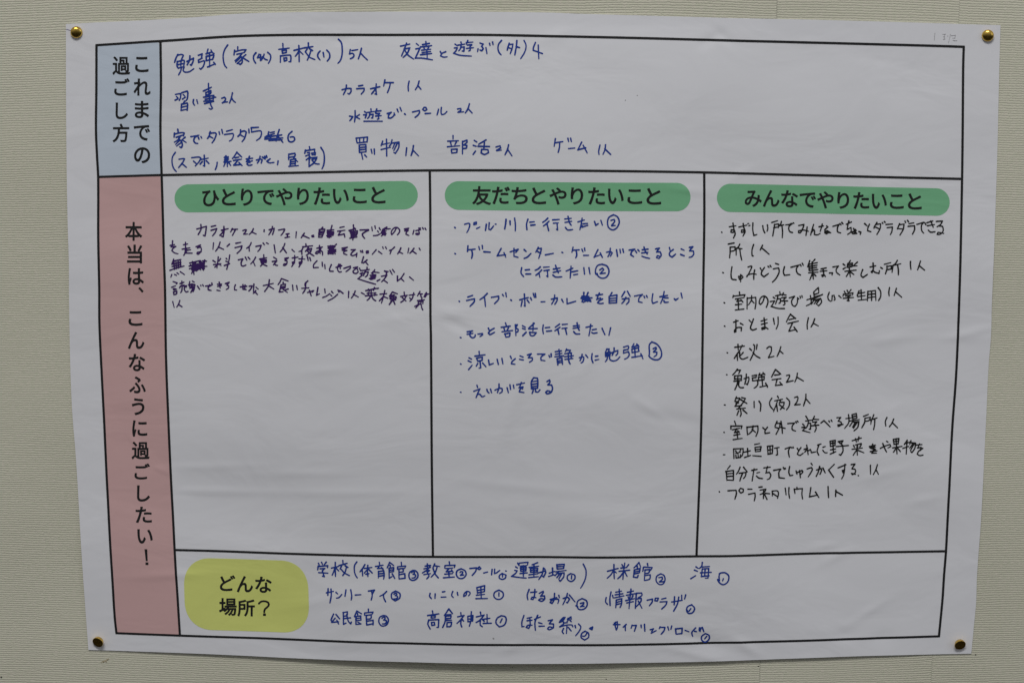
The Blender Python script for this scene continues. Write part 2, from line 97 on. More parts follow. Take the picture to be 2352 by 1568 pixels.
fourth purple line|purple|13|-3297,614 -3260,602 -3269,591/-3312,560 -3275,575/-3297,545 -3280,549/-3292,537 -3268,543/-3296,517 -3293,489/-3296,517 -3266,525 -3268,501 -3293,490/-3234,595 -3198,608/-3216,619 -3216,580/-3228,572 -3196,582/-3238,555 -3234,567 -3173,576 -3179,562/-3215,556 -3220,526 -3230,511/-3193,562 -3195,538 -3180,516 -3161,523/-3155,584 -3102,589/-3143,616 -3149,574 -3139,562 -3114,568/-3119,620 -3101,610/-3136,589 -3126,562/-3125,592 -3096,587 -3103,551 -3115,521/-3114,580 -3117,551 -3136,513/-3144,553 -3108,563/-3073,574 -3054,544/-3043,581 -3040,573/-3025,586 -3018,575/-2998,574 -2948,583/-2947,582 -2974,564 -2973,540 -2948,534/-2960,588 -2953,576/-2940,603 -2934,587/-2888,592 -2849,595/-2887,573 -2851,581/-2871,613 -2863,559/-2893,537 -2864,532/-2814,599 -2778,613 -2801,584/-2800,583 -2783,578 -2786,560 -2808,544/-2721,590 -2730,567 -2731,543 -2710,541/-2677,570 -2617,578/-2632,589 -2636,556/-2652,592 -2653,550 -2623,547/-2594,578 -2568,584/-2568,582 -2577,557 -2598,534/-2550,599 -2556,528/-2532,570 -2510,552/-2534,540 -2540,528 -2557,512/-2542,528 -2519,502/-2464,586 -2370,608/-2406,642 -2417,584 -2452,532/-2411,584 -2366,555/-2295,654 -2310,621 -2327,597/-2292,653 -2233,632/-2279,621 -2280,604/-2300,595 -2258,604 -2261,574/-2300,595 -2312,544 -2318,529 -2282,532/-2304,576 -2262,582/-2307,562 -2263,568/-2234,559 -2259,550/-2282,556 -2242,526/-2193,595 -2189,545/-2155,590 -2149,552/-2051,636 -2076,612 -2079,589/-2109,566 -2043,572/-2070,618 -2076,559 -2100,519/-2056,528 -1999,546 -2013,530/-2038,548 -2022,497/-1959,576 -1972,507/-1974,503 -1946,517/-1897,563 -1893,526/-1916,483 -1884,496 -1850,520/-1834,540 -1819,524/-1842,508 -1831,495/-1868,453 -1819,479 -1778,515/-1774,553 -1766,533/-1760,548 -1728,524/-1676,543 -1679,485/-1616,546 -1631,511 -1652,481/-1634,517 -1588,491/-1560,532 -1531,516/-1519,551 -1443,569 -1402,575/-1495,566 -1484,545/-1439,581 -1449,555/-1508,526 -1425,531/-1469,554 -1469,507/-1496,536 -1496,512/-1434,533 -1437,507/-1523,503 -1414,514/-1472,507 -1490,477 -1508,462/-1467,506 -1449,472 -1428,459/-1388,520 -1326,527/-1344,555 -1358,497 -1376,437/-1361,496 -1395,458/-1349,497 -1317,483/-1273,543 -1302,503/-1273,542 -1229,526/-1285,509 -1255,515/-1297,491 -1244,500/-1291,497 -1294,474 -1238,486 -1241,504/-1264,516 -1267,468/-1267,474 -1304,426/-1267,468 -1252,428/-1291,456 -1244,480/-1297,480 -1244,469/-1199,502 -1138,514/-1166,543 -1164,505/-1148,505 -1168,470 -1197,448/-1185,493 -1150,461/-1121,514 -1068,522/-1078,538 -1091,488 -1115,458/-1115,490 -1105,480/-1021,551 -1044,509/-1035,530 -998,527/-1015,527 -1012,503/-962,540 -984,501/-974,525 -937,528/-957,525 -974,498/-1045,465 -980,474/-1003,495 -1015,430/-1035,456 -1039,430/-1035,456 -992,462 -996,436/-1021,436 -1071,411/-1033,430 -1060,396/-1010,430 -1004,394 -995,380
last purple line|purple|13|-3306,426 -3294,370/-3240,437 -3251,405 -3270,375/-3254,399 -3221,378
pool and river wish|blue|14|-701,1143 -697,1139/-611,1172 -578,1182 -564,1174 -572,1134 -591,1097/-526,1187 -528,1170 -506,1175 -504,1193 -526,1187/-502,1134 -472,1148/-413,1173 -421,1118/-387,1187 -391,1129 -375,1123 -347,1159/-331,1175 -323,1175/-234,1218 -238,1176 -246,1131/-198,1204 -196,1169/-156,1230 -149,1175 -149,1113/-35,1220 -47,1175 -43,1125/-17,1193 24,1197/-8,1165 30,1169/146,1229 126,1209 100,1191/157,1201 136,1181 108,1159/139,1179 147,1145 155,1114/191,1213 251,1217/197,1183 243,1186/231,1183 236,1120 225,1128/301,1221 360,1227/304,1190 364,1200/330,1245 346,1184 360,1164/308,1144 328,1121 375,1125/421,1194 479,1212/459,1228 451,1174 439,1123/469,1176 509,1180/461,1159 459,1145 479,1153 512,1163/572,1198 584,1163 606,1177/630,1208 645,1163/745,1259 704,1236 691,1194 701,1143 740,1120 778,1142 798,1193 781,1240 745,1259/723,1208 751,1216 757,1199 729,1163/730,1159 762,1161
arcade wish|blue|14|-700,903 -694,899/-581,975 -585,924/-581,938 -516,945/-548,938 -540,900 -548,859/-482,969 -474,939/-451,980 -447,949/-435,921 -377,917/-278,952 -314,884/-314,884 -237,894/-252,913 -235,870/-195,921 -123,944 -145,915/-161,952 -161,880 -124,870/-68,941 -50,925/-68,860 -40,872 -7,905/61,962 37,917/57,949 89,953 83,921 65,860/53,925 83,906/126,892 198,906/277,916 285,912/378,962 368,916/376,934 435,938/406,934 413,889 403,863/459,944 469,919/483,954 487,928/475,887 520,887/606,939 571,868/571,872 633,893/627,909 647,868/685,915 720,921 736,909 720,878/719,951 714,909 698,874/776,937 785,878/807,941 813,908/833,943 841,912/892,934 942,942 916,922 906,892 933,873/950,926 961,908/972,936 985,922/1011,936 1064,942/1007,907 1064,913/1027,962 1037,928 1058,897/1010,877 1038,866 1081,856/1134,943 1169,951 1143,917/1143,915 1175,917 1186,886 1166,855 1142,864 1151,882 1180,872/1260,955 1269,920/1295,936 1265,912 1261,885 1286,867 1318,895/1368,942 1396,929/1364,891 1397,878/1443,955 1475,961 1445,925/1447,923 1480,922 1484,894 1466,869 1442,863
arcade wish second row|blue|14|-90,774 -96,726 -73,692/-57,753 -19,757/-51,716 -7,716/80,782 58,761 34,751/92,753 68,727 40,704/68,729 76,686/110,778 163,782/114,747 161,753/145,749 149,690 137,698/201,761 260,771/199,731 266,747/219,796 236,747 246,727/196,706 220,688 277,690/317,743 377,769/361,787 357,726 354,679/373,736 422,745/386,708 422,714/478,773 485,714/525,773 535,714/644,805 604,793 586,756 588,715 608,703/644,805 691,786 709,735 686,687 645,676 610,695 600,720/624,752 648,770 661,756 631,721/629,719 675,723
live vocal wish|blue|14|-662,462 -658,458/-583,501 -539,516/-593,469 -522,485 -524,458 -563,415/-405,534 -437,502 -472,477/-431,504 -425,458 -421,413/-366,498 -300,510 -302,479 -338,440/-265,525 -255,510/-235,541 -229,502/-188,475 -182,469/-107,476 -30,497/-65,529 -58,418 -66,423/-85,464 -95,416/-38,474 -20,449/-8,495 2,474/16,536 27,499/35,536 41,499/88,458 124,460/183,483 237,495 235,471 215,436/213,522 209,481 185,436/278,481 292,454/326,489 327,440 406,464/456,491 555,495/480,544 478,501 464,460/464,511 525,507 515,460/519,544 485,460/481,481 546,460/458,499 545,474/475,454 535,480/592,519 651,527/622,539 606,501 598,476/598,480 633,494 633,474/651,484 617,464 607,449 631,441 659,445/738,543 718,510/712,506 712,445/712,508 784,521 781,449/714,486 781,494/714,465 779,472/712,445 781,449/855,551 833,515 827,504/879,555 906,508/833,484 894,490 893,458 871,432/866,498 846,459 830,442/945,510 1018,524 988,493 982,458 1017,449/1032,509 1039,493/1055,513 1063,497/1113,529 1106,468 1114,441 1157,457/1179,502 1248,514/1217,549 1205,488 1186,441/1221,492 1254,491/1216,467 1222,451 1257,452/1311,483 1323,470 1348,487/1373,534 1384,488
club wish|blue|14|-651,125 -644,123/-589,177 -539,187/-589,155 -536,164/-556,183 -563,142 -539,122 -517,133 -515,151/-490,157 -449,163 -447,152 -471,135/-394,213 -385,189/-341,212 -379,189 -394,167 -379,152 -337,175/-237,262 -229,236/-277,221 -194,233/-251,214 -244,190/-209,219 -222,192/-269,180 -172,192/-242,160 -233,129/-244,160 -196,169 -200,138 -234,130/-147,246 -141,144/-147,242 -128,246 -145,214/-139,212 -121,203 -124,181 -139,175/-82,237 -55,222/-80,212 -55,203/-78,144 -47,177/26,259 -25,213/-24,207 55,211/18,261 15,191/-16,176 -5,146 24,146 46,172 -16,176/110,244 105,203 111,161/129,218 169,222/140,185 186,190/259,252 220,222/263,222 217,190/244,203 254,157/285,248 332,252/283,211 329,216/312,214 326,155/386,233 442,240/384,211 443,222/420,263 428,218 441,194/390,181 410,160 445,160/503,221 562,234/545,247 540,199 530,143/560,197 597,204/555,174 570,165 605,170/650,211 677,151/729,216 714,145
quiet study wish|blue|14|-650,-123 -644,-127/-572,-64 -549,-77/-580,-92 -552,-105/-576,-175 -543,-133/-479,-3 -477,-40/-517,-48 -425,-35/-503,-67 -491,-97/-503,-67 -449,-57 -451,-87 -491,-95/-471,-97 -464,-157 -480,-161/-491,-116 -506,-142/-447,-112 -416,-147/-392,-85 -385,-130 -348,-115/-313,-77 -302,-124/-269,-69 -260,-120/-192,-47 -181,-71/-146,-71 -177,-99 -182,-118 -149,-123/-103,-44 -74,-55/-107,-76 -72,-82/-34,-35 1,-24 -26,-61/-24,-61 9,-61 11,-84 -15,-103/58,-28 126,-28 91,-56 90,-84 127,-90/163,-41 171,-58/183,-26 185,-51/255,15 264,-53/222,-6 279,3/224,-30 283,-21/218,-53 296,-44/239,-72 246,-130/239,-72 283,-63 289,-125/243,-94 283,-85/245,-111 285,-104/325,20 314,-6/327,9 360,7 351,-16/308,-25 371,-18/307,-53 389,-44/369,-20 368,-72/311,-78 384,-70/340,-18 348,-100 359,-121/443,-63 474,-54 485,-63 476,-101 460,-112/469,-31 463,-63 449,-91/502,-37 522,-63/561,-26 557,-72 570,-112/592,-50 614,-47/590,-86 624,-79/698,20 682,-14/693,11 718,18 711,-8/684,-19 684,-53/684,-19 726,-8 725,-44 684,-53/684,-36 726,-27/704,-16 704,-49/704,-51 697,-83 683,-102/723,-46 725,-80 753,-95 790,-86 817,-56/735,-21 774,-5 798,3 795,-27 780,-44/763,27 761,-9 745,-44/851,34 891,47 897,34 890,9/853,6 892,13/851,4 850,-22/850,-22 896,-9 903,-38 887,-66 860,-79/945,65 932,43/928,34 987,50/972,61 991,39/927,15 929,-19/927,15 987,28 991,-4/931,-17 995,-6/952,37 959,-62/928,-62 1025,-48/1010,-29 1031,-78/1110,81 1088,55 1089,-11 1088,-48/1110,81 1157,60 1194,7 1201,-49 1177,-83 1137,-86 1099,-67 1084,-48/1124,17 1148,30 1152,15 1126,-11/1128,-13 1158,-15 1156,-39 1131,-60
movie wish|blue|14|-652,-391 -645,-392/-499,-324 -493,-345/-529,-381 -471,-356 -490,-394 -507,-440/-495,-408 -471,-409 -453,-432 -425,-422/-407,-361 -403,-380 -388,-395/-374,-359 -364,-393/-333,-368 -289,-349 -267,-353 -268,-383 -292,-399/-296,-309 -296,-345 -311,-393/-221,-345 -209,-392/-195,-316 -189,-360/-163,-319 -158,-350/-132,-315 -60,-299/-90,-293 -104,-334 -112,-344 -75,-335 -79,-358/-75,-341 -101,-359 -108,-382 -66,-390/24,-250 2,-288 4,-355/24,-250 59,-254 63,-288 60,-349/8,-288 59,-279/10,-313 61,-304/8,-336 61,-328/4,-355 60,-349/21,-351 19,-374 10,-399/41,-351 41,-383 64,-387 82,-364/146,-287 170,-272 174,-293 154,-317/155,-319 189,-319 198,-352 184,-390 147,-403 136,-389 152,-374 185,-386
first black item about a cool place|black|13|1737,1094 1741,1090/1807,1143 1867,1152/1839,1176 1848,1127 1861,1078 1846,1039/1850,1113 1825,1115 1821,1094 1841,1090 1854,1105/1894,1140 1951,1154/1933,1172 1939,1136 1952,1097 1933,1056/1944,1111 1919,1113 1919,1091 1939,1093 1946,1107/1957,1156 1966,1158/1976,1171 1985,1173/1986,1152 1996,1156/2022,1177 2022,1116 2033,1061 2060,1070/2113,1151 2119,1116 2134,1084/2155,1159 2160,1125 2153,1100/2194,1181 2248,1198/2220,1163 2218,1135 2207,1056/2218,1163 2258,1167 2256,1131/2215,1133 2253,1139/2283,1190 2276,1165 2259,1145/2263,1151 2305,1159/2288,1157 2296,1095 2295,1040/2323,1159 2375,1165 2360,1151/2360,1163 2351,1125 2364,1095 2387,1088/2371,1171 2383,1169/2391,1177 2399,1173/2442,1153 2490,1163 2483,1135 2459,1086 2442,1088 2443,1105 2488,1111 2533,1100/2520,1139 2517,1106 2511,1062/2578,1163 2566,1116 2554,1064/2557,1086 2581,1116 2589,1102 2588,1070 2616,1066 2641,1080/2629,1142 2668,1150/2657,1169 2651,1136 2640,1098/2697,1150 2709,1140 2682,1116/2686,1120 2683,1086 2701,1076 2718,1092 2702,1106 2687,1090 2738,1086/2702,1106 2738,1086/2755,1146 2811,1164 2798,1136 2800,1096 2829,1085/2818,1172 2830,1160/2835,1182 2847,1170/2877,1166 2923,1188/2899,1198 2891,1156 2886,1117 2921,1137 2922,1097 2892,1071/2960,1119 2972,1107/2944,1127 2971,1081 2940,1079 2930,1091 2945,1099 2977,1081/2994,1099 3012,1093 3008,1073/3044,1173 3066,1153/3089,1167 3076,1137 3073,1107 3105,1097/3156,1183 3136,1147 3131,1131/3147,1165 3191,1171 3187,1127 3160,1072/3148,1139 3178,1125/3205,1183 3211,1173/3224,1191 3232,1185/3240,1165 3299,1169/3251,1135 3300,1141 3295,1098 3283,1070/3364,1173 3345,1124/3361,1163 3405,1169 3398,1118 3371,1067/3349,1128 3403,1122/3412,1197 3419,1183/3435,1203 3446,1189/3450,1173 3494,1181/3443,1148 3501,1154 3503,1118 3485,1075/3522,1166 3584,1186 3565,1158 3569,1109 3588,1085/3594,1182 3606,1162/3613,1182 3667,1198/3620,1154 3684,1166/3647,1199 3664,1162 3673,1139/3629,1113 3651,1095 3690,1099/3700,1194 3754,1198 3740,1168 3708,1145/3721,1154 3758,1149 3765,1109 3739,1076 3710,1074 3719,1094 3772,1084
second row of first black item|black|13|1800,983 1853,993/1817,954 1819,920 1815,857/1818,954 1863,957 1860,926 1819,914/1906,983 1893,955 1872,939/1879,945 1928,939/1907,937 1916,880 1927,834/1874,939 1875,880/2033,978 2020,929 2022,875 2032,871/2115,970 2095,926/2108,946 2142,918 2178,886
hobby gathering item|black|13|1754,720 1762,716/1838,772 1831,703 1840,660 1879,652/1902,683 1909,653/1902,677 1931,691 1942,675 1924,657/1920,699 1921,632/1987,769 2016,778 2022,771 1996,712 1977,678 1980,692 2029,707 2063,701/2048,741 2041,691 2042,652/2099,760 2113,734/2138,764 2113,721 2110,701 2136,677 2176,708/2171,774 2181,764/2190,781 2200,767/2239,801 2268,791/2220,750 2269,759 2274,720 2246,661 2215,627/2322,769 2313,720 2324,690 2373,696/2383,765 2453,784 2432,749 2443,709 2471,693/2466,790 2476,775/2485,802 2496,782/2553,826 2535,769/2546,792 2550,735/2575,812 2579,735/2546,792 2624,808/2551,772 2621,784/2553,753 2619,763/2552,733 2630,743/2600,838 2581,814/2546,713 2634,719/2583,733 2591,655/2578,699 2558,646/2598,699 2614,683/2659,749 2707,759/2652,727 2714,733/2678,753 2686,689 2675,677 2666,691 2690,695 2702,677/2738,711 2766,713 2762,693/2768,767 2818,777/2818,775 2800,749 2802,719 2833,693/2926,827 2907,799/2903,799 2899,763/2903,797 2946,805 2945,773 2901,763/2900,781 2945,789/2861,795 2877,783/2864,749 2885,763/2991,813 2964,789/2957,779 2990,779/2880,727 2982,739/2918,759 2931,675/2916,719 2894,679/2935,719 2963,697/3042,743 3028,690 3048,670 3086,698/3109,768 3161,780/3135,804 3139,750 3129,716 3121,724 3136,734 3154,720 3193,708 3196,734/3207,764 3223,754/3239,794 3297,810/3263,780 3264,751 3252,705/3263,774 3304,781 3303,751 3264,743/3356,831 3340,801 3313,781/3323,785 3390,801/3319,781 3312,721/3360,791 3369,741 3371,696/3477,822 3478,786 3484,748/3568,826 3556,782 3544,743/3560,782 3610,741
indoor playground item|black|13|1771,442 1777,438/1911,539 1915,515/1856,506 1851,487/1858,500 1964,513 1953,485/1876,474 1945,485/1910,480 1887,451 1936,460/1926,466 1946,444/1877,421 1936,426/1903,440 1906,377/1876,372 1955,380/1984,485 1985,380/1985,479 2063,488 2066,435 2059,381/2025,504 2024,465 1998,419/2026,459 2048,435/2144,493 2129,444 2108,420 2096,434 2108,480 2141,499 2172,473 2176,434 2163,394/2226,487 2242,475/2198,447 2239,453 2224,427 2209,398/2208,402 2272,383 2331,381/2284,538 2288,520/2246,500 2304,512/2269,506 2260,463 2247,423/2268,472 2293,474 2290,433 2279,431/2318,526 2308,502/2308,512 2344,506/2305,482 2344,486 2323,466/2323,466 2334,422 2320,413/2300,452 2359,452/2374,480 2422,495 2396,452 2405,412 2429,400 2448,432 2450,481/2450,481 2462,469/2472,495 2478,477/2489,499 2495,483/2568,501 2575,431 2533,406/2537,461 2600,481/2598,531 2603,491/2598,535 2640,576 2645,530/2601,509 2644,525/2603,487 2648,501/2584,465 2679,511/2613,481 2581,421/2608,457 2663,475 2673,441 2647,405 2637,413/2633,461 2605,425/2653,465 2625,421/2741,530 2729,491 2737,461 2757,447/2770,500 2767,451/2785,504 2796,465 2787,457/2830,500 2853,479/2880,540 2889,524/2905,550 2916,530/2941,556 2926,534/2873,514 2868,494/2875,512 2961,526 2956,504/2893,498 2942,504 2913,485/2913,485 2926,451 2908,455/2872,475 2966,483/3015,544 2999,501/3006,520 3069,531/3033,554 3041,461/3005,491 3073,501/3010,457 3084,465/3096,541 3095,451/3098,539 3166,549 3173,455/3097,511 3167,519/3096,481 3168,491/3131,543 3134,455/3190,575 3213,541 3215,491 3198,455/3294,576 3289,532 3294,498/3358,570 3339,502/3351,538 3410,486
sleepover item|black|13|1779,224 1785,220/1863,259 1904,272/1884,278 1885,209 1886,169 1873,165 1872,183 1901,208 1937,208 1935,176/1926,248 1952,232/2006,277 2026,256/2046,286 2033,246 2020,201 2040,183 2075,194/2117,265 2172,281/2121,235 2176,249/2144,295 2153,225 2154,195 2128,188 2126,202 2158,207 2184,191/2231,290 2242,234/2274,300 2275,234 2259,190/2389,329 2368,293 2352,255/2387,327 2437,287/2377,277 2428,289/2366,241 2462,263/2411,251 2377,169/2377,169 2440,183/2424,207 2454,165/2555,294 2545,232 2548,188/2613,284 2600,242 2581,206/2602,242 2650,216
fireworks item|black|13|1808,-27 1813,-29/1878,23 1968,34/1907,50 1912,-3/1947,42 1923,-14/1918,-17 1899,-44 1876,-82/1902,-44 1907,-100/1957,-27 1934,-55/1925,-28 1928,-71 1953,-90 2002,-72/2017,9 2035,-8/2053,46 2062,35 2055,-28 2024,-101/2085,46 2079,1/2049,-28 2077,-59 2115,-81/2177,9 2199,26 2219,21 2218,-21 2193,-76/2193,-78 2244,-66/2306,23 2293,-22 2273,-68/2296,-13 2329,-42
study group item|black|13|1807,-233 1812,-235/1907,-183 1884,-216 1864,-237/1904,-194 1936,-193 1920,-225/1883,-246 1882,-279/1883,-246 1947,-243 1946,-276/1882,-275 1946,-272/1913,-243 1912,-276/1877,-297 1948,-289/1913,-288 1905,-334 1888,-377/1925,-292 1923,-343 1941,-359 1968,-358/1971,-274 2013,-259 2017,-280 2003,-331 1994,-324/1991,-231 1989,-280 1978,-327/2045,-248 2086,-240 2081,-268/2047,-268 2081,-263/2051,-270 2050,-295/2052,-295 2096,-290 2100,-327 2083,-354 2066,-364/2116,-224 2104,-245 2161,-230/2146,-219 2166,-239/2104,-263 2109,-291/2104,-263 2158,-255 2158,-282/2109,-292 2158,-286/2134,-246 2145,-336/2121,-354 2192,-341/2173,-319 2192,-357/2261,-191 2244,-225 2227,-261/2261,-191 2285,-211 2312,-235/2255,-243 2298,-239/2233,-287 2315,-277/2278,-287 2265,-342/2265,-342 2329,-335/2305,-311 2329,-339/2366,-249 2393,-243 2395,-258 2368,-310/2368,-312 2430,-298/2467,-228 2461,-268 2445,-313/2461,-264 2525,-303
festival item|black|13|1793,-521 1802,-523/1904,-445 1889,-489/1897,-461 1934,-458 1923,-489 1892,-535/1894,-489 1923,-493/1952,-453 1988,-462 1962,-508 1919,-562/1943,-471 2003,-510/1900,-507 1926,-504/1892,-535 1954,-531/1910,-562 1990,-554/1942,-557 1952,-609 1944,-635/1927,-581 1913,-623/1969,-572 2006,-606/2069,-491 2072,-549/2115,-489 2132,-519 2130,-585/2234,-462 2214,-502 2222,-539 2250,-572/2287,-444 2297,-463/2262,-488 2333,-474/2287,-494 2254,-591/2281,-530 2291,-589/2315,-485 2305,-512/2310,-503 2351,-504 2347,-531 2318,-571/2306,-525 2353,-564/2372,-462 2400,-495 2397,-541 2375,-576/2447,-459 2473,-450 2479,-465 2468,-505 2449,-527/2451,-529 2501,-526/2552,-429 2551,-470 2533,-539/2551,-470 2593,-518
indoor and outdoor play item|black|13|1796,-785 1801,-789/1892,-679 1905,-714/1859,-725 1860,-756/1862,-727 1963,-726 1956,-754/1876,-762 1942,-748/1915,-753 1895,-790 1939,-782/1924,-772 1939,-791/1890,-816 1947,-806/1920,-798 1927,-851/1884,-859 1968,-847/2008,-736 2017,-814/2009,-740 2111,-728 2113,-778 2096,-830/2066,-727 2062,-768 2029,-807/2058,-759 2091,-791/2158,-745 2180,-766/2201,-742 2179,-779 2181,-803 2224,-795/2289,-687 2272,-730/2284,-706 2318,-704 2314,-743 2284,-812/2273,-743 2305,-753/2326,-686 2337,-744 2343,-803/2326,-744 2368,-755/2390,-709 2452,-704/2451,-706 2432,-736 2436,-769 2467,-782/2464,-691 2472,-704/2479,-686 2488,-695/2530,-714 2543,-727/2525,-748 2550,-742 2539,-777/2530,-777 2602,-798/2558,-639 2575,-668/2557,-685 2611,-678/2584,-678 2577,-728 2560,-755/2580,-709 2604,-706 2605,-765 2592,-765/2638,-641 2620,-682/2628,-669 2679,-673/2622,-697 2661,-693 2644,-715/2644,-715 2658,-756 2645,-791/2616,-732 2682,-725/2701,-706 2727,-683 2746,-701 2788,-744/2774,-686 2781,-698/2795,-679 2804,-692/2848,-656 2884,-654 2861,-687/2861,-689 2888,-698 2891,-724 2863,-740 2859,-724 2907,-720/2956,-626 2960,-702 2923,-759/2932,-665 2985,-656/2988,-628 2995,-665/2988,-628 3029,-616 3035,-656/2994,-647 3031,-639/2995,-667 3035,-660/2969,-687 3059,-674/3004,-683 2970,-738/3005,-698 3054,-693 3045,-748 3013,-781/3022,-698 2997,-748/3040,-698 3006,-757/3096,-643 3141,-625/3110,-661 3108,-702 3083,-753/3110,-661 3160,-652 3152,-680 3111,-693/3191,-628 3178,-665 3165,-683/3173,-674 3223,-658/3170,-680 3166,-720/3202,-671 3202,-720 3194,-771/3315,-654 3301,-693 3307,-736/3378,-669 3362,-711 3341,-742/3365,-702 3417,-753
harvest item first row|black|13|1796,-1004 1811,-1004/1890,-949 1896,-1043/1890,-949 1980,-947 1979,-992 1971,-1020/1910,-968 1921,-985/1957,-960 1945,-982/1913,-991 1957,-982/1932,-991 1937,-1034/1913,-1009 1916,-1038 1959,-1033 1956,-1006/1990,-983 2047,-970/2021,-947 2026,-1011/1995,-1035 2051,-1015/2086,-909 2134,-900/2090,-937 2095,-980/2090,-937 2148,-930 2142,-975 2097,-980/2093,-960 2145,-953/2073,-1018 2152,-1026/2207,-929 2215,-1008/2207,-929 2257,-922 2255,-995/2212,-967 2254,-958/2215,-1004 2256,-999/2230,-926 2236,-1005/2274,-947 2316,-940/2297,-943 2304,-1011 2290,-1014/2374,-955 2419,-937 2405,-978 2416,-1036/2429,-940 2439,-948/2447,-937 2453,-946/2487,-950 2498,-969/2521,-943 2500,-978 2489,-1006 2514,-1019 2544,-997/2552,-960 2584,-950 2558,-988/2574,-919 2591,-1012/2585,-978 2611,-960 2621,-993 2660,-984/2677,-919 2708,-908/2690,-913 2674,-978 2690,-1016/2726,-941 2748,-932/2726,-969 2746,-993 2768,-993/2791,-882 2796,-932/2791,-882 2840,-873 2839,-923/2797,-904 2838,-897/2798,-932 2839,-923/2817,-877 2827,-997/2799,-965 2847,-956/2797,-1006 2849,-982/2868,-886 2912,-877 2897,-904/2879,-895 2908,-919/2851,-934 2964,-923/2910,-923 2915,-978 2895,-1017 2881,-1010/2998,-877 3081,-851/3028,-858 3038,-889/3059,-840 3052,-882/3083,-904 3030,-917/3012,-923 3021,-941/3047,-919 3053,-937/3085,-913 3071,-937/2999,-960 3095,-947/3044,-932 3051,-1015/3040,-969 3012,-1017/3055,-969 3111,-993/3159,-932 3217,-918/3190,-909 3182,-950/3164,-943 3218,-937/3174,-950 3218,-959 3192,-978/3171,-981 3233,-974/3191,-931 3210,-968/3184,-996 3229,-996/3208,-922 3193,-987/3263,-950 3307,-927 3351,-912 3360,-931 3334,-946/3319,-881 3332,-890/3284,-903 3308,-959 3323,-986/3381,-863 3390,-912/3381,-863 3433,-855 3427,-909/3385,-885 3430,-879/3388,-912 3429,-905/3406,-857 3420,-1002/3379,-945 3464,-930/3409,-949 3387,-986/3423,-945 3451,-980/3510,-875 3485,-912/3490,-903 3534,-890/3510,-870 3506,-1004/3473,-949 3526,-930/3546,-875 3535,-912/3543,-894 3591,-899 3584,-949 3559,-989 3549,-980/3568,-899 3536,-949/3579,-903 3545,-967/3597,-917 3651,-912/3627,-906 3611,-948/3611,-945 3643,-939 3638,-967/3659,-948 3621,-976 3609,-1003 3631,-1018 3663,-1013
harvest item second row|black|13|1862,-1113 1836,-1148/1827,-1167 1835,-1255/1822,-1168 1895,-1159 1896,-1252/1833,-1191 1891,-1187/1834,-1217 1893,-1215/1835,-1251 1896,-1256/1956,-1128 1941,-1169 1923,-1197/1988,-1129 2025,-1176/1950,-1188 2013,-1180 2008,-1217 1991,-1239/1981,-1188 1964,-1235 1957,-1263/2066,-1162 2116,-1153/2088,-1147 2080,-1209 2073,-1264/2116,-1187 2142,-1181/2113,-1218 2135,-1237 2171,-1243/2179,-1139 2240,-1132/2213,-1126 2200,-1191/2200,-1188 2232,-1182 2247,-1210 2234,-1244 2213,-1253/2273,-1164 2339,-1151 2322,-1183 2325,-1235 2378,-1243/2362,-1136 2371,-1155/2380,-1142 2384,-1151/2421,-1127 2415,-1183 2427,-1217 2454,-1211/2483,-1170 2493,-1202/2487,-1189 2537,-1165 2546,-1180 2520,-1211/2515,-1165 2525,-1236/2621,-1096 2634,-1114/2586,-1150 2625,-1137 2635,-1155 2618,-1193 2598,-1228/2675,-1161 2715,-1146 2721,-1165 2708,-1202/2702,-1127 2690,-1183 2673,-1223/2733,-1142 2756,-1189/2839,-1105 2787,-1161/2787,-1161 2836,-1232/2876,-1140 2947,-1109/2938,-1105 2936,-1165 2929,-1211 2912,-1247/2931,-1161 2915,-1165 2923,-1187 2935,-1174 2918,-1170/2997,-1108 3032,-1103 3005,-1146/3005,-1149 3034,-1155 3039,-1183 3013,-1207 3002,-1194 3040,-1202/3067,-1215 3071,-1218/3176,-1113 3181,-1201/3242,-1107 3226,-1163 3206,-1204/3229,-1154 3254,-1201
planetarium item|black|13|1765,-1363 1769,-1367/1848,-1356 1923,-1353 1928,-1383 1914,-1439/1966,-1334 1949,-1356 1967,-1380 1990,-1371 1992,-1343 1966,-1334/2035,-1344 2073,-1345/2043,-1394 2102,-1382 2105,-1414 2097,-1460/2139,-1327 2169,-1323/2150,-1355 2204,-1346 2189,-1378 2150,-1398/2183,-1365 2183,-1437/2193,-1396 2218,-1447/2202,-1387 2240,-1391/2264,-1365 2267,-1412/2268,-1365 2313,-1364 2324,-1388 2316,-1436/2270,-1388 2310,-1416/2386,-1338 2396,-1403/2421,-1333 2421,-1388 2430,-1437/2495,-1329 2499,-1351/2470,-1346 2479,-1389/2474,-1348 2547,-1342 2544,-1398 2552,-1443/2626,-1333 2616,-1423/2616,-1423 2679,-1408/2671,-1376 2705,-1430/2787,-1324 2791,-1380 2796,-1432/2862,-1357 2861,-1419/2861,-1370 2925,-1406
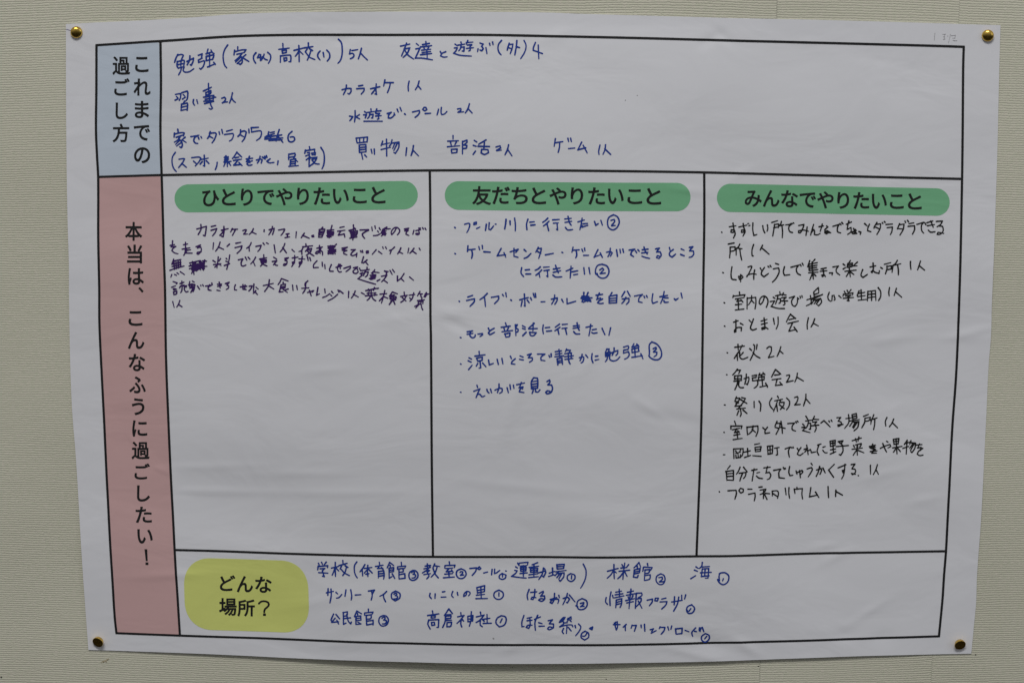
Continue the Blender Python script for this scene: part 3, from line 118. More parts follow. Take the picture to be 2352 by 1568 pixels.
school entry|blue|14|-1996,-2074 -1988,-2095/-1967,-2064 -1957,-2085/-1922,-2062 -1941,-2087/-1999,-2103 -2005,-2139/-1997,-2106 -1908,-2096 -1912,-2116/-1981,-2129 -1936,-2124 -1960,-2148/-1960,-2148 -1951,-2182 -1942,-2206 -1959,-2201/-1996,-2167 -1909,-2171/-1874,-2120 -1809,-2103/-1837,-2064 -1838,-2123 -1837,-2202/-1840,-2119 -1855,-2161 -1868,-2190/-1834,-2113 -1806,-2147/-1766,-2044 -1763,-2076/-1801,-2094 -1725,-2070/-1778,-2099 -1793,-2128/-1744,-2093 -1718,-2111/-1733,-2112 -1746,-2159 -1768,-2192/-1782,-2131 -1752,-2165 -1705,-2192/-1633,-2055 -1655,-2091 -1657,-2148 -1647,-2186 -1631,-2212/-1557,-2080 -1579,-2118 -1605,-2153/-1583,-2124 -1580,-2192/-1561,-2118 -1492,-2107/-1530,-2087 -1534,-2137 -1530,-2197/-1532,-2127 -1558,-2156 -1564,-2167/-1525,-2123 -1489,-2162/-1549,-2175 -1520,-2168/-1421,-2055 -1418,-2078/-1458,-2097 -1386,-2083/-1416,-2087 -1438,-2116/-1438,-2116 -1386,-2115/-1400,-2106 -1384,-2130/-1430,-2144 -1432,-2211/-1430,-2146 -1381,-2138 -1376,-2181 -1382,-2221/-1426,-2169 -1381,-2163/-1426,-2192 -1381,-2185/-1324,-2054 -1337,-2086 -1348,-2109/-1324,-2054 -1286,-2085/-1319,-2084 -1317,-2101/-1330,-2114 -1285,-2104 -1289,-2142/-1330,-2114 -1329,-2211/-1327,-2133 -1289,-2125/-1329,-2152 -1287,-2144/-1329,-2211 -1304,-2196/-1300,-2167 -1277,-2212/-1214,-2052 -1212,-2079/-1249,-2100 -1251,-2123/-1247,-2096 -1173,-2088 -1182,-2113/-1236,-2117 -1237,-2217/-1236,-2117 -1195,-2113 -1197,-2147 -1235,-2151/-1235,-2176 -1182,-2164 -1179,-2209 -1235,-2217/-1103,-2131 -1134,-2150 -1143,-2188 -1129,-2222 -1096,-2229 -1062,-2202 -1060,-2159 -1083,-2133 -1103,-2131/-1117,-2152 -1103,-2142 -1089,-2150 -1094,-2162 -1105,-2169/-1103,-2169 -1083,-2174 -1080,-2189 -1093,-2205 -1114,-2206/-989,-2088 -949,-2080/-969,-2065 -968,-2111/-1000,-2115 -939,-2101/-938,-2080 -966,-2120 -1016,-2157/-993,-2139 -948,-2130 -970,-2149/-970,-2149 -954,-2186 -975,-2213/-1002,-2172 -939,-2162/-899,-2064 -915,-2101/-906,-2082 -852,-2091/-876,-2091 -894,-2148 -934,-2197/-915,-2110 -894,-2167 -867,-2202/-762,-2044 -760,-2067/-803,-2083 -805,-2106/-800,-2081 -708,-2076 -715,-2099/-795,-2111 -731,-2105/-768,-2113 -791,-2142 -732,-2137/-741,-2124 -726,-2147/-804,-2166 -732,-2160/-766,-2147 -764,-2194/-817,-2202 -715,-2193/-650,-2112 -687,-2131 -696,-2171 -672,-2204 -633,-2204 -604,-2170 -614,-2131 -650,-2112/-661,-2148 -651,-2138 -635,-2143 -638,-2156 -658,-2174/-656,-2175 -627,-2172/-568,-2108 -506,-2101 -514,-2135 -546,-2175/-479,-2090 -496,-2107 -479,-2118 -465,-2107 -479,-2090/-438,-2151 -402,-2141/-359,-2115 -364,-2167/-335,-2113 -337,-2156 -317,-2148 -287,-2124/-231,-2129 -224,-2131/-263,-2153 -290,-2174 -290,-2200 -263,-2211 -236,-2200 -227,-2170 -263,-2153/-260,-2166 -261,-2189
sports ground entry|blue|14|-119,-2051 -114,-2066/-137,-2089 -119,-2100/-146,-2123 -123,-2126 -137,-2151 -173,-2179/-177,-2181 -92,-2194 -38,-2198/-105,-2055 -107,-2076/-101,-2051 -21,-2043 -28,-2072/-92,-2081 -38,-2076/-92,-2094 -89,-2132/-92,-2094 -38,-2091 -42,-2128 -89,-2132/-90,-2113 -40,-2109/-96,-2154 -29,-2147/-65,-2076 -65,-2179/69,-2047 16,-2068/-11,-2094 79,-2081/1,-2104 3,-2141/1,-2104 70,-2100 66,-2138 3,-2141/1,-2122 68,-2119/-11,-2166 70,-2156/-15,-2194 75,-2185/34,-2066 34,-2190/133,-2104 142,-2121/79,-2147 142,-2128 146,-2142 125,-2189 116,-2179/124,-2100 112,-2160 80,-2213/179,-2151 229,-2133/209,-2100 211,-2161/173,-2183 224,-2167/250,-2066 252,-2108/250,-2068 320,-2063 313,-2105/254,-2087 317,-2084/254,-2110 315,-2105/236,-2138 337,-2124/268,-2133 233,-2176/260,-2154 319,-2148 314,-2190 282,-2232 274,-2222/283,-2152 251,-2195/301,-2148 269,-2209/382,-2156 352,-2177 352,-2215 386,-2235 419,-2210 418,-2172 382,-2156/390,-2176 388,-2210/498,-2062 524,-2125 521,-2201 495,-2268 475,-2302
community facility row|blue|14|-1925,-2364 -1857,-2349/-1908,-2324 -1912,-2388/-1881,-2327 -1879,-2387 -1893,-2463/-1834,-2358 -1818,-2373/-1829,-2414 -1809,-2410 -1778,-2376/-1739,-2332 -1749,-2394/-1694,-2331 -1685,-2393 -1691,-2431/-1651,-2381 -1598,-2376/-1525,-2340 -1469,-2329 -1482,-2352 -1491,-2367/-1497,-2343 -1491,-2381 -1501,-2428/-1355,-2341 -1383,-2370 -1419,-2389/-1385,-2370 -1381,-2407 -1365,-2443/-1269,-2336 -1305,-2359 -1307,-2406 -1275,-2434 -1233,-2406 -1229,-2362 -1269,-2336/-1285,-2367 -1271,-2356 -1258,-2364 -1263,-2376 -1274,-2381/-1273,-2381 -1254,-2385 -1251,-2398 -1264,-2412 -1287,-2414
relaxation village entry|blue|14|-943,-2355 -949,-2383 -931,-2408/-896,-2360 -898,-2404/-826,-2340 -804,-2336/-839,-2392 -794,-2389/-730,-2334 -741,-2372 -725,-2394/-687,-2343 -682,-2371/-597,-2332 -606,-2370 -627,-2382 -622,-2355 -597,-2332 -571,-2338 -566,-2355 -582,-2376/-503,-2294 -497,-2350/-503,-2294 -429,-2274 -431,-2331/-497,-2322 -432,-2308/-496,-2346 -434,-2333/-465,-2284 -461,-2397/-506,-2369 -429,-2359/-512,-2403 -404,-2401/-294,-2317 -335,-2340 -342,-2378 -317,-2406 -281,-2406 -254,-2377 -259,-2339 -294,-2317/-294,-2343 -295,-2377
public hall row|blue|14|-1860,-2574 -1885,-2635 -1881,-2643/-1837,-2577 -1803,-2620/-1846,-2615 -1880,-2658 -1812,-2649/-1830,-2634 -1813,-2672/-1769,-2556 -1727,-2548 -1733,-2584 -1766,-2594/-1767,-2556 -1767,-2675 -1743,-2661/-1765,-2617 -1699,-2608/-1735,-2575 -1721,-2641 -1698,-2670 -1692,-2650/-1638,-2540 -1653,-2573 -1662,-2596/-1636,-2540 -1593,-2566/-1633,-2563 -1631,-2576/-1648,-2594 -1602,-2587 -1601,-2630/-1648,-2594 -1649,-2673/-1645,-2615 -1603,-2607/-1645,-2634 -1603,-2630/-1649,-2673 -1603,-2668/-1630,-2649 -1600,-2668/-1529,-2518 -1528,-2542/-1564,-2558 -1566,-2581/-1560,-2556 -1484,-2547 -1493,-2567/-1550,-2581 -1547,-2677/-1550,-2581 -1502,-2574 -1507,-2611 -1545,-2619/-1545,-2640 -1485,-2628 -1486,-2674/-1547,-2677 -1495,-2666/-1388,-2579 -1421,-2598 -1431,-2646 -1404,-2685 -1359,-2674 -1340,-2626 -1358,-2588 -1388,-2579/-1401,-2608 -1385,-2595 -1370,-2603 -1375,-2617 -1387,-2625/-1385,-2625 -1363,-2628 -1359,-2645 -1373,-2663 -1397,-2664
shrine entry|blue|14|-923,-2529 -919,-2554/-968,-2575 -863,-2557/-932,-2579 -936,-2598/-932,-2579 -896,-2575 -898,-2596 -936,-2600/-959,-2627 -967,-2660 -945,-2710/-959,-2621 -863,-2614 -867,-2693 -882,-2693/-932,-2644 -929,-2675 -902,-2669 -905,-2642 -932,-2644/-769,-2508 -796,-2552 -811,-2572/-767,-2508 -733,-2553/-792,-2566 -747,-2561/-800,-2581 -745,-2575 -751,-2603/-800,-2581 -805,-2639 -827,-2693/-796,-2604 -751,-2600/-794,-2623 -742,-2619/-785,-2644 -787,-2686/-785,-2644 -742,-2638 -751,-2680 -787,-2686/-655,-2543 -651,-2570/-684,-2585 -624,-2570 -660,-2618 -691,-2651/-651,-2608 -655,-2656 -646,-2685/-642,-2608 -628,-2627/-588,-2579 -588,-2633/-588,-2579 -539,-2569 -543,-2626/-588,-2608 -541,-2600/-586,-2633 -541,-2625/-555,-2533 -559,-2617 -574,-2679/-470,-2536 -465,-2559/-507,-2584 -434,-2565 -474,-2616 -509,-2640/-469,-2616 -471,-2665 -452,-2682/-452,-2607 -433,-2628/-438,-2607 -380,-2597/-407,-2559 -405,-2645/-443,-2649 -366,-2647/-272,-2572 -311,-2597 -322,-2645 -290,-2684 -244,-2665 -225,-2616 -235,-2582 -272,-2572/-264,-2603 -282,-2641
museum entry|blue|14|728,-2135 827,-2107/787,-2069 788,-2136 792,-2210/782,-2132 756,-2174 725,-2204/791,-2136 811,-2151/854,-2104 908,-2098/862,-2069 872,-2088/925,-2070 908,-2094/836,-2136 935,-2125/889,-2054 878,-2146 873,-2218/881,-2136 851,-2184 825,-2209/887,-2136 913,-2188/1023,-2049 994,-2084 976,-2102/1023,-2049 1039,-2095/1007,-2086 1007,-2105/980,-2123 1034,-2109 1029,-2147/980,-2123 976,-2169 972,-2194 1009,-2200 1017,-2177/984,-2143 1027,-2133/985,-2162 1026,-2152/1102,-2061 1106,-2080/1065,-2099 1060,-2137/1070,-2095 1148,-2100 1134,-2128/1080,-2124 1076,-2229/1080,-2124 1125,-2119 1116,-2153 1080,-2160/1077,-2181 1131,-2172 1126,-2214 1078,-2229/1230,-2163 1194,-2186 1188,-2233 1217,-2268 1253,-2264 1271,-2224 1261,-2180 1230,-2163/1213,-2201 1243,-2195 1247,-2214 1217,-2243/1219,-2243 1262,-2241
sea entry|blue|14|1561,-2096 1583,-2112/1547,-2128 1576,-2140/1514,-2213 1559,-2183/1620,-2053 1615,-2087 1594,-2112/1608,-2098 1689,-2093/1621,-2115 1613,-2193/1621,-2117 1682,-2112 1677,-2208 1650,-2208/1604,-2155 1706,-2150/1648,-2121 1644,-2187/1617,-2191 1685,-2184/1784,-2163 1780,-2197 1786,-2235/1768,-2222 1786,-2254 1823,-2273 1864,-2245 1872,-2188 1838,-2156 1802,-2156 1784,-2163/1822,-2213 1815,-2235
hall names entry|blue|14|-10,-2311 -28,-2368 -22,-2412/5,-2340 62,-2334/44,-2311 41,-2368 27,-2412 8,-2407 19,-2387 54,-2393/86,-2350 122,-2329 125,-2340 99,-2378/100,-2378 135,-2375 137,-2407 108,-2430 81,-2417 99,-2403 131,-2407/189,-2412 252,-2391/230,-2351 225,-2418 207,-2452 189,-2442 207,-2417 261,-2408 270,-2418 262,-2452/270,-2370 276,-2395/312,-2403 351,-2390 372,-2409 352,-2447 343,-2442/351,-2352 342,-2389 309,-2466/369,-2367 424,-2438/491,-2404 451,-2429 443,-2477 461,-2512 506,-2512 537,-2478 533,-2429 491,-2404/434,-2477 452,-2487/475,-2454 506,-2445 504,-2462 475,-2487/477,-2485 511,-2483
information plaza entry|blue|14|718,-2396 713,-2440 732,-2465/763,-2342 753,-2402 756,-2475/778,-2374 784,-2402/840,-2314 845,-2393/808,-2344 862,-2333/803,-2370 875,-2359/798,-2399 885,-2380/813,-2421 810,-2499/813,-2421 865,-2408 864,-2460 850,-2497/815,-2445 864,-2431/815,-2466 858,-2456/951,-2314 951,-2356/917,-2346 974,-2333/908,-2375 989,-2360/925,-2390 934,-2413/970,-2381 957,-2409/903,-2428 984,-2409/913,-2451 976,-2438/946,-2356 935,-2509/1002,-2356 995,-2506/1002,-2356 1052,-2353 1056,-2376 1021,-2400/1012,-2413 1048,-2404 1048,-2433 1004,-2490/1021,-2432 1058,-2506/1106,-2425 1156,-2414 1153,-2443 1127,-2481/1183,-2405 1178,-2430 1202,-2434 1212,-2405 1183,-2405/1243,-2415 1283,-2405/1229,-2443 1293,-2440 1284,-2472 1245,-2514/1338,-2444 1437,-2427/1364,-2392 1362,-2472/1404,-2396 1393,-2463 1358,-2535/1431,-2377 1433,-2415/1469,-2373 1460,-2415/1528,-2472 1489,-2491 1481,-2530 1503,-2559 1539,-2550 1556,-2507 1528,-2472/1484,-2526 1490,-2535/1520,-2510 1503,-2536
firefly festival entry|blue|14|-58,-2569 -77,-2636 -77,-2684 -57,-2681/-27,-2598 15,-2588/-27,-2623 18,-2617/-3,-2594 1,-2665 -12,-2700 -36,-2690 -21,-2669 19,-2668/42,-2610 98,-2585/72,-2570 47,-2637 51,-2720/82,-2643 113,-2653/86,-2679 136,-2678/172,-2624 212,-2615 181,-2653/183,-2655 223,-2657 218,-2696 182,-2715 166,-2705 182,-2686 223,-2696/317,-2591 290,-2619 277,-2642/308,-2610 331,-2591 317,-2619/299,-2619 317,-2639/317,-2658 281,-2686/290,-2638 317,-2610/353,-2610 386,-2587 389,-2610/371,-2601 350,-2635/359,-2601 390,-2635/317,-2648 353,-2645/281,-2686 354,-2668 399,-2670 405,-2687/350,-2677 345,-2754/318,-2702 305,-2735 318,-2754/363,-2693 390,-2729/426,-2674 432,-2697/459,-2659 481,-2688 463,-2736 433,-2776/521,-2732 490,-2755 485,-2794 518,-2821 554,-2794 554,-2752 521,-2732/539,-2752 518,-2782 496,-2780/564,-2704 593,-2689 586,-2718 566,-2708 595,-2698/571,-2698 590,-2714
cycling road entry|blue|14|789,-2668 852,-2668/810,-2643 807,-2691/825,-2639 829,-2691 818,-2724/798,-2652 817,-2720/910,-2667 883,-2695/901,-2678 904,-2730/967,-2675 958,-2706/967,-2679 1007,-2677 989,-2737/1052,-2675 1054,-2702/1084,-2668 1089,-2737/1140,-2722 1171,-2713 1153,-2742/1150,-2757 1195,-2732/1234,-2694 1225,-2713/1230,-2698 1279,-2700 1271,-2733 1244,-2768/1306,-2695 1316,-2730/1343,-2685 1336,-2720/1380,-2715 1386,-2769/1389,-2715 1443,-2709 1441,-2764 1390,-2769/1471,-2731 1507,-2745/1570,-2705 1535,-2754 1545,-2794/1562,-2740 1580,-2744/1606,-2705 1603,-2734/1633,-2701 1649,-2744/1621,-2705 1613,-2744/1664,-2763 1630,-2794 1633,-2834 1665,-2853 1700,-2823 1699,-2783 1664,-2763/1677,-2793 1658,-2820
faint pencil note|pencil|3|3619,2909 3616,2841/3688,2895 3716,2897/3709,2896 3704,2854/3695,2873 3707,2874/3695,2850 3713,2854/3735,2885 3738,2874/3759,2898 3752,2858 3744,2818/3765,2883 3807,2888/3803,2886 3799,2862/3780,2861 3803,2863/3783,2843 3801,2838 3821,2840
thin ink mark at corner|violet|4|-4199,2918 -4188,2918 -4176,2913 -4158,2908
"""
PRINT = {'paper': {'top': [[-4199, 2965], [-3823, 2985], [-3670, 2992], [-3269, 3014], [-2886, 3041], [-2674, 3060], [-2139, 3077], [-1662, 3082], [-1087, 3086], [-514, 3086], [157, 3080], [408, 3071], [1381, 3046], [1839, 3034], [2545, 3021], [3174, 3006], [3747, 2990], [4205, 2978]], 'bot': [[-4207, -2964], [-3726, -2976], [-3117, -2993], [-2712, -3009], [-2307, -3027], [-1699, -3042], [-1092, -3052], [-685, -3060], [-281, -3063], [324, -3062], [550, -3062], [1360, -3055], [1966, -3039], [2370, -3021], [3100, -2992], [3585, -2981], [4200, -2968]], 'left': [[-4199, 2965], [-4223, 2283], [-4243, 1597], [-4250, 1136], [-4252, 780], [-4264, 435], [-4277, -174], [-4275, -630], [-4258, -1052], [-4242, -1709], [-4222, -2467], [-4207, -2964]], 'right': [[4205, 2978], [4215, 2403], [4228, 1902], [4237, 1242], [4240, 464], [4247, 123], [4239, -141], [4239, -720], [4235, -1290], [4232, -1678], [4220, -2189], [4224, -2463], [4216, -2637], [4200, -2968]]}, 'lines': {'top': [[-3930, 2776], [-3445, 2810], [-3342, 2816], [-2542, 2867], [-1193, 2879], [-490, 2882], [153, 2872], [830, 2859], [1870, 2833], [3490, 2795], [3883, 2784]], 'left': [[-3930, 2776], [-3944, 2388], [-3961, 2006], [-3959, 1736], [-3956, 1579], [-3973, 1041], [-3980, 551], [-3991, 206], [-3987, -268], [-3980, -726], [-3974, -1282], [-3961, -1909], [-3951, -2299], [-3944, -2619], [-3933, -2793]], 'bottom': [[-3933, -2793], [-3336, -2809], [-1996, -2845], [-1178, -2859], [-521, -2868], [46, -2869], [900, -2874], [1947, -2854], [3753, -2798], [3885, -2794]], 'right': [[3883, 2784], [3885, 2626], [3892, 2400], [3919, 1585], [3939, 462], [3943, 84], [3941, -295], [3928, -723], [3920, -1427], [3918, -1940], [3909, -2191], [3905, -2394], [3899, -2531], [3885, -2794]], 'row': [[-3956, 1579], [-3376, 1598], [-2313, 1625], [-927, 1661], [182, 1665], [843, 1658], [1565, 1643], [2556, 1617], [3582, 1593], [3919, 1585]], 'margin': [[-3351, 2816], [-3357, 2442], [-3375, 2006], [-3376, 1600], [-3376, 920], [-3374, 554], [-3383, -81], [-3378, -719], [-3372, -1280], [-3358, -1836], [-3351, -2115], [-3341, -2385], [-3327, -2807]], 'lower': [[-3355, -1963], [-1983, -1990], [-1174, -1996], [42, -1991], [707, -1999], [1564, -1993], [1925, -1992], [3906, -1952]], 'colone': [[-927, 1656], [-924, 1254], [-926, 336], [-922, 113], [-920, -1234], [-915, -1990]], 'coltwo': [[1567, 1638], [1576, 1169], [1577, 402], [1582, -815], [1564, -1988]]}, 'pills': {'first': [[-3261, 1512], [-1037, 1566], [-1038, 1305], [-3268, 1253]], 'second': [[-791, 1566], [1443, 1548], [1448, 1287], [-792, 1304]], 'third': [[1685, 1541], [3810, 1496], [3820, 1244], [1690, 1281]], 'yellow': [[-3276, -2039], [-2099, -2057], [-2090, -2777], [-3272, -2746]]}, 'text': {'blue': [['こ', [[-3584, 2674], [-3462, 2674], [-3466, 2534], [-3589, 2534]]], ['れ', [[-3604, 2478], [-3450, 2478], [-3455, 2323], [-3609, 2322]]], ['ま', [[-3600, 2275], [-3470, 2276], [-3475, 2118], [-3605, 2118]]], ['で', [[-3616, 2056], [-3468, 2056], [-3472, 1913], [-3620, 1913]]], ['の', [[-3621, 1853], [-3472, 1854], [-3477, 1706], [-3625, 1705]]], ['過', [[-3790, 2676], [-3628, 2677], [-3634, 2510], [-3795, 2509]]], ['ご', [[-3780, 2480], [-3639, 2480], [-3644, 2321], [-3785, 2321]]], ['し', [[-3775, 2259], [-3662, 2259], [-3667, 2108], [-3780, 2108]]], ['方', [[-3809, 2067], [-3656, 2068], [-3661, 1897], [-3814, 1896]]]], 'first': [['ひ', [[-3008, 1462], [-2851, 1464], [-2854, 1314], [-3012, 1312]]], ['と', [[-2828, 1476], [-2700, 1477], [-2703, 1324], [-2831, 1323]]], ['り', [[-2654, 1481], [-2543, 1482], [-2546, 1323], [-2657, 1322]]], ['で', [[-2502, 1471], [-2345, 1472], [-2348, 1331], [-2504, 1330]]], ['や', [[-2333, 1486], [-2180, 1488], [-2183, 1330], [-2335, 1329]]], ['り', [[-2141, 1492], [-2030, 1493], [-2032, 1334], [-2143, 1333]]], ['た', [[-1989, 1496], [-1836, 1498], [-1838, 1338], [-1991, 1336]]], ['い', [[-1812, 1485], [-1665, 1486], [-1667, 1347], [-1813, 1346]]], ['こ', [[-1631, 1489], [-1501, 1490], [-1502, 1354], [-1633, 1353]]], ['と', [[-1462, 1507], [-1330, 1508], [-1331, 1355], [-1463, 1354]]]], 'second': [['友', [[-542, 1521], [-370, 1522], [-370, 1349], [-542, 1348]]], ['だ', [[-362, 1516], [-198, 1517], [-198, 1357], [-361, 1356]]], ['ち', [[-184, 1513], [-37, 1513], [-36, 1356], [-184, 1356]]], ['と', [[-3, 1510], [129, 1510], [130, 1355], [-2, 1356]]], ['や', [[159, 1510], [316, 1510], [317, 1351], [160, 1351]]], ['り', [[352, 1510], [467, 1510], [468, 1353], [353, 1353]]], ['た', [[512, 1511], [665, 1510], [667, 1351], [513, 1352]]], ['い', [[691, 1499], [835, 1498], [837, 1354], [692, 1355]]], ['こ', [[868, 1492], [1004, 1491], [1006, 1355], [870, 1355]]], ['と', [[1042, 1503], [1176, 1502], [1179, 1348], [1044, 1349]]]], 'third': [['み', [[1939, 1477], [2095, 1477], [2099, 1325], [1943, 1325]]], ['ん', [[2106, 1481], [2258, 1481], [2262, 1325], [2110, 1325]]], ['な', [[2272, 1479], [2426, 1479], [2431, 1321], [2277, 1320]]], ['で', [[2441, 1458], [2591, 1459], [2596, 1317], [2446, 1316]]], ['や', [[2601, 1469], [2751, 1470], [2756, 1311], [2606, 1311]]], ['り', [[2784, 1464], [2893, 1464], [2898, 1309], [2789, 1309]]], ['た', [[2930, 1464], [3075, 1465], [3081, 1308], [2935, 1308]]], ['い', [[3099, 1448], [3237, 1448], [3242, 1308], [3104, 1308]]], ['こ', [[3264, 1442], [3391, 1442], [3397, 1308], [3269, 1308]]], ['と', [[3428, 1452], [3556, 1452], [3562, 1302], [3434, 1302]]]], 'pink': [['本', [[-3724, 1164], [-3566, 1165], [-3571, 990], [-3729, 990]]], ['当', [[-3712, 956], [-3572, 956], [-3576, 780], [-3717, 779]]], ['は', [[-3712, 737], [-3563, 737], [-3568, 580], [-3717, 580]]], ['、', [[-3619, 559], [-3571, 560], [-3573, 507], [-3621, 506]]], ['こ', [[-3719, 333], [-3588, 334], [-3593, 193], [-3723, 192]]], ['ん', [[-3730, 137], [-3577, 138], [-3582, -25], [-3735, -26]]], ['な', [[-3729, -72], [-3576, -71], [-3581, -236], [-3735, -238]]], ['ふ', [[-3731, -286], [-3576, -284], [-3581, -446], [-3736, -448]]], ['う', [[-3714, -494], [-3595, -493], [-3601, -656], [-3719, -657]]], ['に', [[-3717, -707], [-3576, -705], [-3581, -864], [-3722, -865]]], ['過', [[-3730, -912], [-3561, -912], [-3567, -1084], [-3736, -1085]]], ['ご', [[-3710, -1124], [-3565, -1123], [-3570, -1279], [-3715, -1280]]], ['し', [[-3693, -1336], [-3571, -1335], [-3576, -1495], [-3698, -1495]]], ['た', [[-3713, -1543], [-3559, -1543], [-3562, -1701], [-3716, -1701]]], ['い', [[-3702, -1761], [-3556, -1760], [-3559, -1901], [-3705, -1902]]], ['！', [[-3639, -1956], [-3601, -1956], [-3606, -2112], [-3644, -2112]]]], 'yellow': [['ど', [[-2934, -2209], [-2786, -2207], [-2790, -2363], [-2937, -2365]]], ['ん', [[-2773, -2214], [-2618, -2212], [-2622, -2374], [-2776, -2376]]], ['な', [[-2598, -2217], [-2441, -2215], [-2445, -2377], [-2601, -2379]]], ['場', [[-2946, -2433], [-2778, -2432], [-2781, -2609], [-2950, -2609]]], ['所', [[-2773, -2447], [-2606, -2445], [-2610, -2615], [-2776, -2616]]], ['？', [[-2577, -2452], [-2464, -2450], [-2467, -2608], [-2580, -2609]]]]}, 'pins': [[-4105, 2894], [4093, 2887], [-4111, -2881], [4093, -2876]], 'papermarks': [[842, 2299], [948, 2342], [-346, -2804]]}


# ------------------------------------------------------------------ helpers
def link(o, parent=None):
    SC.collection.objects.link(o)
    if parent is not None: o.parent = parent
    return o
def mesh_obj(name, verts, faces, mat, parent=None, smooth=True):
    me = bpy.data.meshes.new(name)
    verts = np.asarray(verts, float)
    me.from_pydata(verts.tolist() if len(verts) else [], [], faces)
    me.materials.append(mat)
    me.polygons.foreach_set('use_smooth', [smooth]*len(me.polygons)); me.update()
    return link(bpy.data.objects.new(name, me), parent)
def on_sheet(x, z, lift):
    return np.stack([np.asarray(x), -(stand(x, z) + lift), np.asarray(z)], 1)

class Mat:
    def __init__(s, name, rough=.6):
        s.m = bpy.data.materials.new(name); s.m.use_nodes = True; s.t = s.m.node_tree
        s.b = s.t.nodes['Principled BSDF']; s.b.inputs['Roughness'].default_value = rough
    def n(s, kind, **kw):
        nd = s.t.nodes.new(kind)
        for k, v in kw.items():
            if isinstance(k, str) and k.startswith('i_'):
                nd.inputs[int(k[2:]) if k[2:].isdigit() else k[2:].replace('_', ' ')].default_value = v
            else: setattr(nd, k, v)
        return nd
    def l(s, a, b): s.t.links.new(a, b)
    def math(s, op, a, b=None, c=None):
        nd = s.t.nodes.new('ShaderNodeMath'); nd.operation = op
        for i, v in enumerate((a, b, c)):
            if v is None: continue
            if isinstance(v, (int, float)): nd.inputs[i].default_value = v
            else: s.l(v, nd.inputs[i])
        return nd.outputs[0]

def paper_relief(M, strength=1.0):
    """soft crumple and fibre of the sheet, shared by the paper and everything printed on it"""
    geo = M.n('ShaderNodeNewGeometry')
    mp = M.n('ShaderNodeMapping'); mp.inputs['Scale'].default_value = (1, 0, 1.9); M.l(geo.outputs['Position'], mp.inputs[0])
    n1 = M.n('ShaderNodeTexNoise'); n1.inputs['Scale'].default_value = 9; n1.inputs['Detail'].default_value = 3.5
    n1.inputs['Roughness'].default_value = .5; n1.inputs['Distortion'].default_value = .8; M.l(mp.outputs[0], n1.inputs[0])
    n2 = M.n('ShaderNodeTexNoise'); n2.inputs['Scale'].default_value = 40; n2.inputs['Detail'].default_value = 2; M.l(mp.outputs[0], n2.inputs[0])
    # wandering fold lines
    n3 = M.n('ShaderNodeTexNoise'); n3.inputs['Scale'].default_value = 5; n3.inputs['Detail'].default_value = 1; M.l(mp.outputs[0], n3.inputs[0])
    add = M.n('ShaderNodeVectorMath', operation='MULTIPLY_ADD'); M.l(n3.outputs['Color'], add.inputs[0]); add.inputs[1].default_value = (.12, .12, .12); M.l(mp.outputs[0], add.inputs[2])
    vo = M.n('ShaderNodeTexVoronoi', feature='DISTANCE_TO_EDGE'); vo.inputs['Scale'].default_value = 4.5; M.l(add.outputs[0], vo.inputs['Vector'])
    fold = M.math('MINIMUM', M.math('MULTIPLY', vo.outputs['Distance'], 6.0), 1.0)
    msk = M.math('MULTIPLY', fold, n3.outputs['Fac'])
    h = M.math('ADD', M.math('MULTIPLY', n1.outputs['Fac'], .0013), M.math('MULTIPLY', n2.outputs['Fac'], .00006))
    h = M.math('ADD', h, M.math('MULTIPLY', msk, .00032))
    bp = M.n('ShaderNodeBump'); bp.inputs['Strength'].default_value = strength; bp.inputs['Distance'].default_value = 1.0
    M.l(h, bp.inputs['Height']); M.l(bp.outputs[0], M.b.inputs['Normal'])
    return n2, geo

def printed(name, col, rough=.55, spread=.035, grain=True):
    M = Mat(name, rough); n2, geo = paper_relief(M)
    g = M.n('ShaderNodeTexNoise'); g.inputs['Scale'].default_value = 650; g.inputs['Detail'].default_value = 2; M.l(geo.outputs['Position'], g.inputs[0])
    g2 = M.n('ShaderNodeTexNoise'); g2.inputs['Scale'].default_value = 14; g2.inputs['Detail'].default_value = 2; M.l(geo.outputs['Position'], g2.inputs[0])
    f = M.math('ADD', M.math('MULTIPLY', M.math('SUBTRACT', g.outputs['Fac'], .5), spread*2.2), M.math('MULTIPLY', M.math('SUBTRACT', g2.outputs['Fac'], .5), spread))
    f = M.math('ADD', f, 1.0)
    sc = M.n('ShaderNodeVectorMath', operation='SCALE'); sc.inputs[0].default_value = col; M.l(f, sc.inputs['Scale'])
    M.l(sc.outputs[0], M.b.inputs['Base Color'])
    M.b.inputs['Specular IOR Level'].default_value = .3
    return M.m

PAPER = printed('poster paper', (.785, .786, .822), .75, .010)
BLACK = printed('printed black', (.016, .016, .017), .5)
BLUEP = printed('printed pale blue', (.590, .665, .765), .65, .015)
PINKP = printed('printed pink', (.660, .425, .418), .65, .02)
GREEN = printed('printed green', (.205, .515, .285), .6, .03)
YELLOW = printed('printed yellow', (.720, .765, .225), .6, .03)
INK = {'blue': printed('blue marker ink', (.014, .046, .300), .5, .10), 'purple': printed('purple marker ink', (.044, .014, .120), .5, .10),
       'black': printed('black marker ink', (.013, .013, .013), .45, .06), 'pencil': printed('pencil', (.27, .26, .27), .6, .2),
       'violet': printed('thin violet ink', (.17, .16, .33), .6, .1)}

